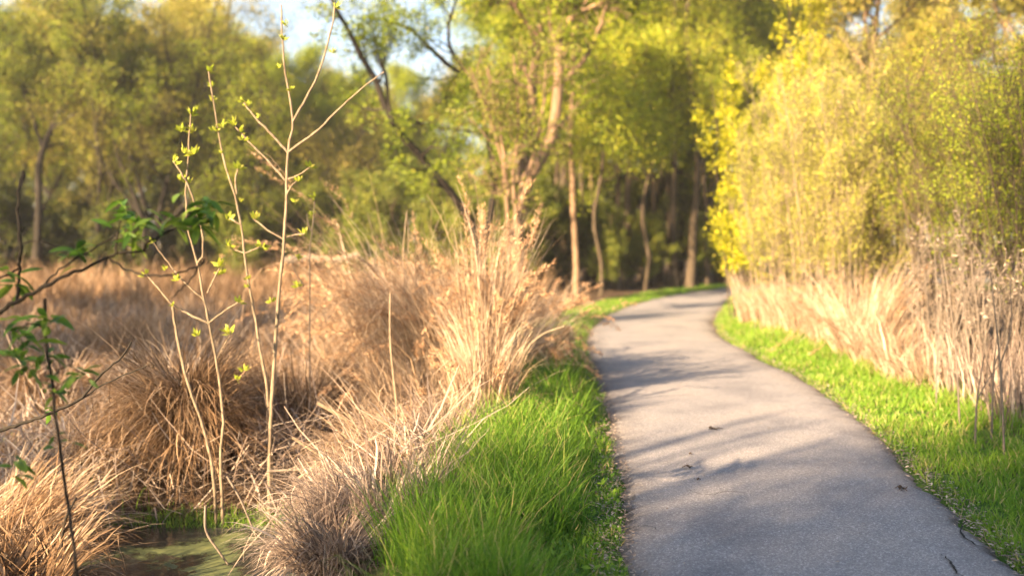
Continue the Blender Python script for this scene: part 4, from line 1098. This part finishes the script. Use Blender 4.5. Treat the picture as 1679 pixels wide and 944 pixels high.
# --- single bent and fallen stalks
GK = 'fallen and bent dry stalks'
def stalk(label, pts, w, Y, mat='bark_stalk', name='dry_stalk', dY=0):
    q = np.array([P(a_, b_, Y + dY * k / max(1, len(pts) - 1)) for k, (a_, b_) in enumerate(pts)])
    c = q.mean(0); n = 4 * len(pts)
    if len(pts) == 3 and label.startswith('kinked'): sp = np.vstack([np.linspace(q[0], q[1], 6), np.linspace(q[1], q[2], 6)[1:]]); n = 11
    else: sp = spline(q, n)
    V, F, T = tubes((sp - c)[None], (np.linspace(w, w * .6, n) * Y / FPX * .5)[None], 7)
    tag(obj(name, make_mesh(name, V, F, M[mat], T, True), None, c), label, 'stalk', GK)
stalk("kinked pale stalk bent sharply over above the haystack tussock", [(215, 615), (256, 590), (236, 628)], 6, 9.2, 'bark_pale')
stalk("thick pale stalk slanting down right behind the sunlit mound", [(520, 660), (570, 690), (600, 728)], 7, 8.4, 'bark_pale')
stalk("pale stalk crossing low behind the green sprouts", [(480, 717), (530, 750), (568, 772)], 5, 8.2, 'bark_pale')
stalk("stalk lying level across the dark gap right of the tall sapling", [(438, 772), (500, 770), (560, 778)], 5, 8.0)
stalk("short stalk tilting up beside the level one", [(488, 785), (505, 772), (524, 755)], 5, 7.9, 'bark_pale')
stalk("bent grey stalk at the right side of the pool", [(337, 828), (338, 870), (360, 905), (385, 940)], 5, 7.0)
stalk("thin grey stalk crossing the saplings' feet", [(372, 780), (395, 820), (420, 880)], 4, 7.4)
stalk("grey forked twig on the pale mound beside the green verge", [(686, 800), (700, 765), (738, 712)], 5, 7.2)
stalk("upright dark twig at the bottom of the grey mound", [(570, 940), (562, 860), (553, 780)], 4, 6.4, 'bark_dark')
stalk("dark twig rising from the lower left straw mat", [(98, 940), (105, 860), (125, 815)], 6, 6.2, 'bark_dark')
stalk("pale curved stem arching from the reeds over the green grass", [(845, 600), (865, 570), (890, 548), (925, 535)], 5, 9.4, 'bark_pale')
stalk("straight pale reed standing left of the sunlit mound", [(655, 720), (650, 660), (640, 560), (640, 480)], 5, 9.0, 'bark_pale')
# pale fallen log in the marsh
V, F, T = tubes(spline(np.array([(-1.1, 0, 0), (-.3, .1, .1), (.5, 0, .05), (1.2, -.1, .22)]), 14)[None], np.linspace(.13, .07, 14)[None], 10)
c = P(525, 428, 30)
tag(obj('fallen_log', make_mesh('fallen_log', V, F, M['bark_stalk'], T, True), None, c), "pale fallen log lying far out in the marsh", 'log')

# duckweed and sprouts round the pool
acc = Acc(); r = np.random.default_rng(81); n = 2600
x = POOL[0] + r.normal(size=n) * 1.0; y = POOL[1] + .55 + np.abs(r.normal(size=n)) * .35
V, F, T, _ = blades(r, np.c_[x, y, np.full(n, -.62)], r.uniform(0, 6.28, n), r.uniform(0, .5, n), r.uniform(.1, 1, n), r.uniform(.03, .12, n), np.full(n, .008), 3, r.uniform(.3, .9, n)); acc.add(V, F, T)
n = 4500
x = r.uniform(-7, -1.2, n); y = r.uniform(7, 14, n); pn = patch_noise(x, y, 1.9, 6); k = pn > .68; x, y = x[k], y[k]; n = len(x)
V, F, T, _ = blades(r, np.c_[x, y, ground_z(x, y)], r.uniform(0, 6.28, n), r.uniform(0, .4, n), r.uniform(.1, 1, n), r.uniform(.06, .25, n), np.full(n, .010), 3, r.uniform(.2, .8, n)); acc.add(V, F, T)
tag(obj("water_weed", acc.mesh("water_weed", M['verge'])), "small green sprouts growing in the pool and wet gaps", "water plants", kind='stuff')

# debris on the asphalt
GD = 'bits of twig and leaf lying on the path'
dl = [((1172, 704), .09, "lightest twig scrap in the sunlit middle of the path"), ((1131, 767), .06, "dark curled scrap on the path left of the middle"), ((1143, 787), .04, "tiny reddish leaf scrap below the dark curled one"),
      ((1481, 801), .07, "dark scrap near the right edge of the path"), ((1130, 745), .03, "smallest crumb above the dark curled scrap"), ((1020, 798), .03, "small dark scrap at the left edge of the path")]
for k, ((a_, b_), s, lab) in enumerate(dl):
    c = G(a_, b_, .014); r = np.random.default_rng(800 + k); ac = Acc()
    root_pts = []
    for j in range(4 if s > .05 else 2):
        az = r.uniform(0, 6.28); L = s * r.uniform(.5, 1.0)
        sp = spline(np.array([(0, 0, .004), (L * .5 * math.cos(az), L * .5 * math.sin(az), .012 + .01 * r.random()), (L * math.cos(az + .4), L * math.sin(az + .4), .004)]), 6)
        V, F, T = tubes(sp[None], np.linspace(.0045, .0025, 6)[None], 5); ac.add(V, F, T)
    C = r.normal(size=(4, 3)) * s * .2; C[:, 2] = .006
    D = r.normal(size=(4, 3)); D[:, 2] = .3
    V, F, T = leaves(r, C, np.full(4, s * .5), np.full(4, s * .3), r.random(4), D); ac.add(V, F, T)
    tag(obj('twig_scrap', ac.mesh('twig_scrap', M['debris']), None, c), lab, 'debris', GD)

# ------------------------------------------------------------------ trees behind the photographer that shade the foreground
GBk = 'trees behind the photographer'
def back(key, x, y, s, rot, lab, sz=None):
    place(key, 'shade_tree', lab, 'tree', 0, y, GBk, rot, s, x=x, sz=sz)
back('spread_olive', -10.4, -9.0, .64, 0, "tree behind the camera nearest the path", 1.25)
back('spread_olive', -13.0, -14.0, .66, 2, "second tree behind the camera", 1.12)
back('forest_tall', -7.0, -8.5, .8, 2, "slim tree behind the camera")
back('forest_tall', -8.5, -15.0, .75, 3, "slim tree behind the camera across the path")
back('spread_olive', -18.5, 3.0, .45, 4, "olive tree left of the camera outside the view", .85)
back('spread_olive', -14.5, -1.2, .30, 4, "small bushy tree left of the camera outside the view", .66)
back('spread_olive', -21, 5.5, .55, 1, "second olive tree left of the camera outside the view", .9)
back('forest_gold', -21, 10, .7, 5, "gold tree left of the camera outside the view")
back('spread_gold', -25, 14, .8, 5, "golden tree left of the marsh outside the view")
ps = woody('shade_sapling', "bare upright young tree left behind the camera", 'tree', (-9.5, -3.4, -.1), auto_guides(8, 7.5, .045, 3, 3, .12, .5), M['leaf_green'], M['bark_mid'], 901, 'bare young trees left behind the camera',
      m1=5, m2=3, m3=0, L1=(.8, 1.6), L2=(.4, .9), per=3, leaf=(.08, .05), t_lo=.3, up=.35, ang=.4, trunks=3)
for k, (x, y, sc, lab) in enumerate([(-10.5, -4.4, 1.05, "bare young tree in the middle of the row behind the camera"), (-9.0, -2.4, .9, "smallest bare young tree behind the camera"), 
                                (-13.2, -8.0, 1.15, "tallest bare young tree behind the camera"), ]):
    o = copy_tree(ps); o.location = (x, y, -.1); o.rotation_euler = (0, 0, k * 1.7); o.scale = (sc,) * 3; tag(o, lab)
# ------------------------------------------------------------------ evening haze over the marsh
hz = bpy.data.materials.new("haze_air"); t, N, Lk = nodes_of(hz)
pv = N("VolumePrincipled"); pv.inputs['Color'].default_value = (.92, .93, .95, 1); pv.inputs['Density'].default_value = .0005; pv.inputs['Anisotropy'].default_value = 0
o_ = N("OutputMaterial"); Lk(pv.outputs[0], o_.inputs['Volume'])
b = (-410, 780, -220, 780, -3, 24)
x0, x1, y0, y1, z0, z1 = -800, 800, -500, 1200, -3, 25
V = np.array([(x, y, z) for z in (z0, z1) for y in (y0, y1) for x in (x0, x1)])
F = np.array([(0, 2, 3, 1), (4, 5, 7, 6), (0, 1, 5, 4), (2, 6, 7, 3), (0, 4, 6, 2), (1, 3, 7, 5)])
tag(obj("haze", make_mesh("haze", V, F, hz)), kind='stuff')
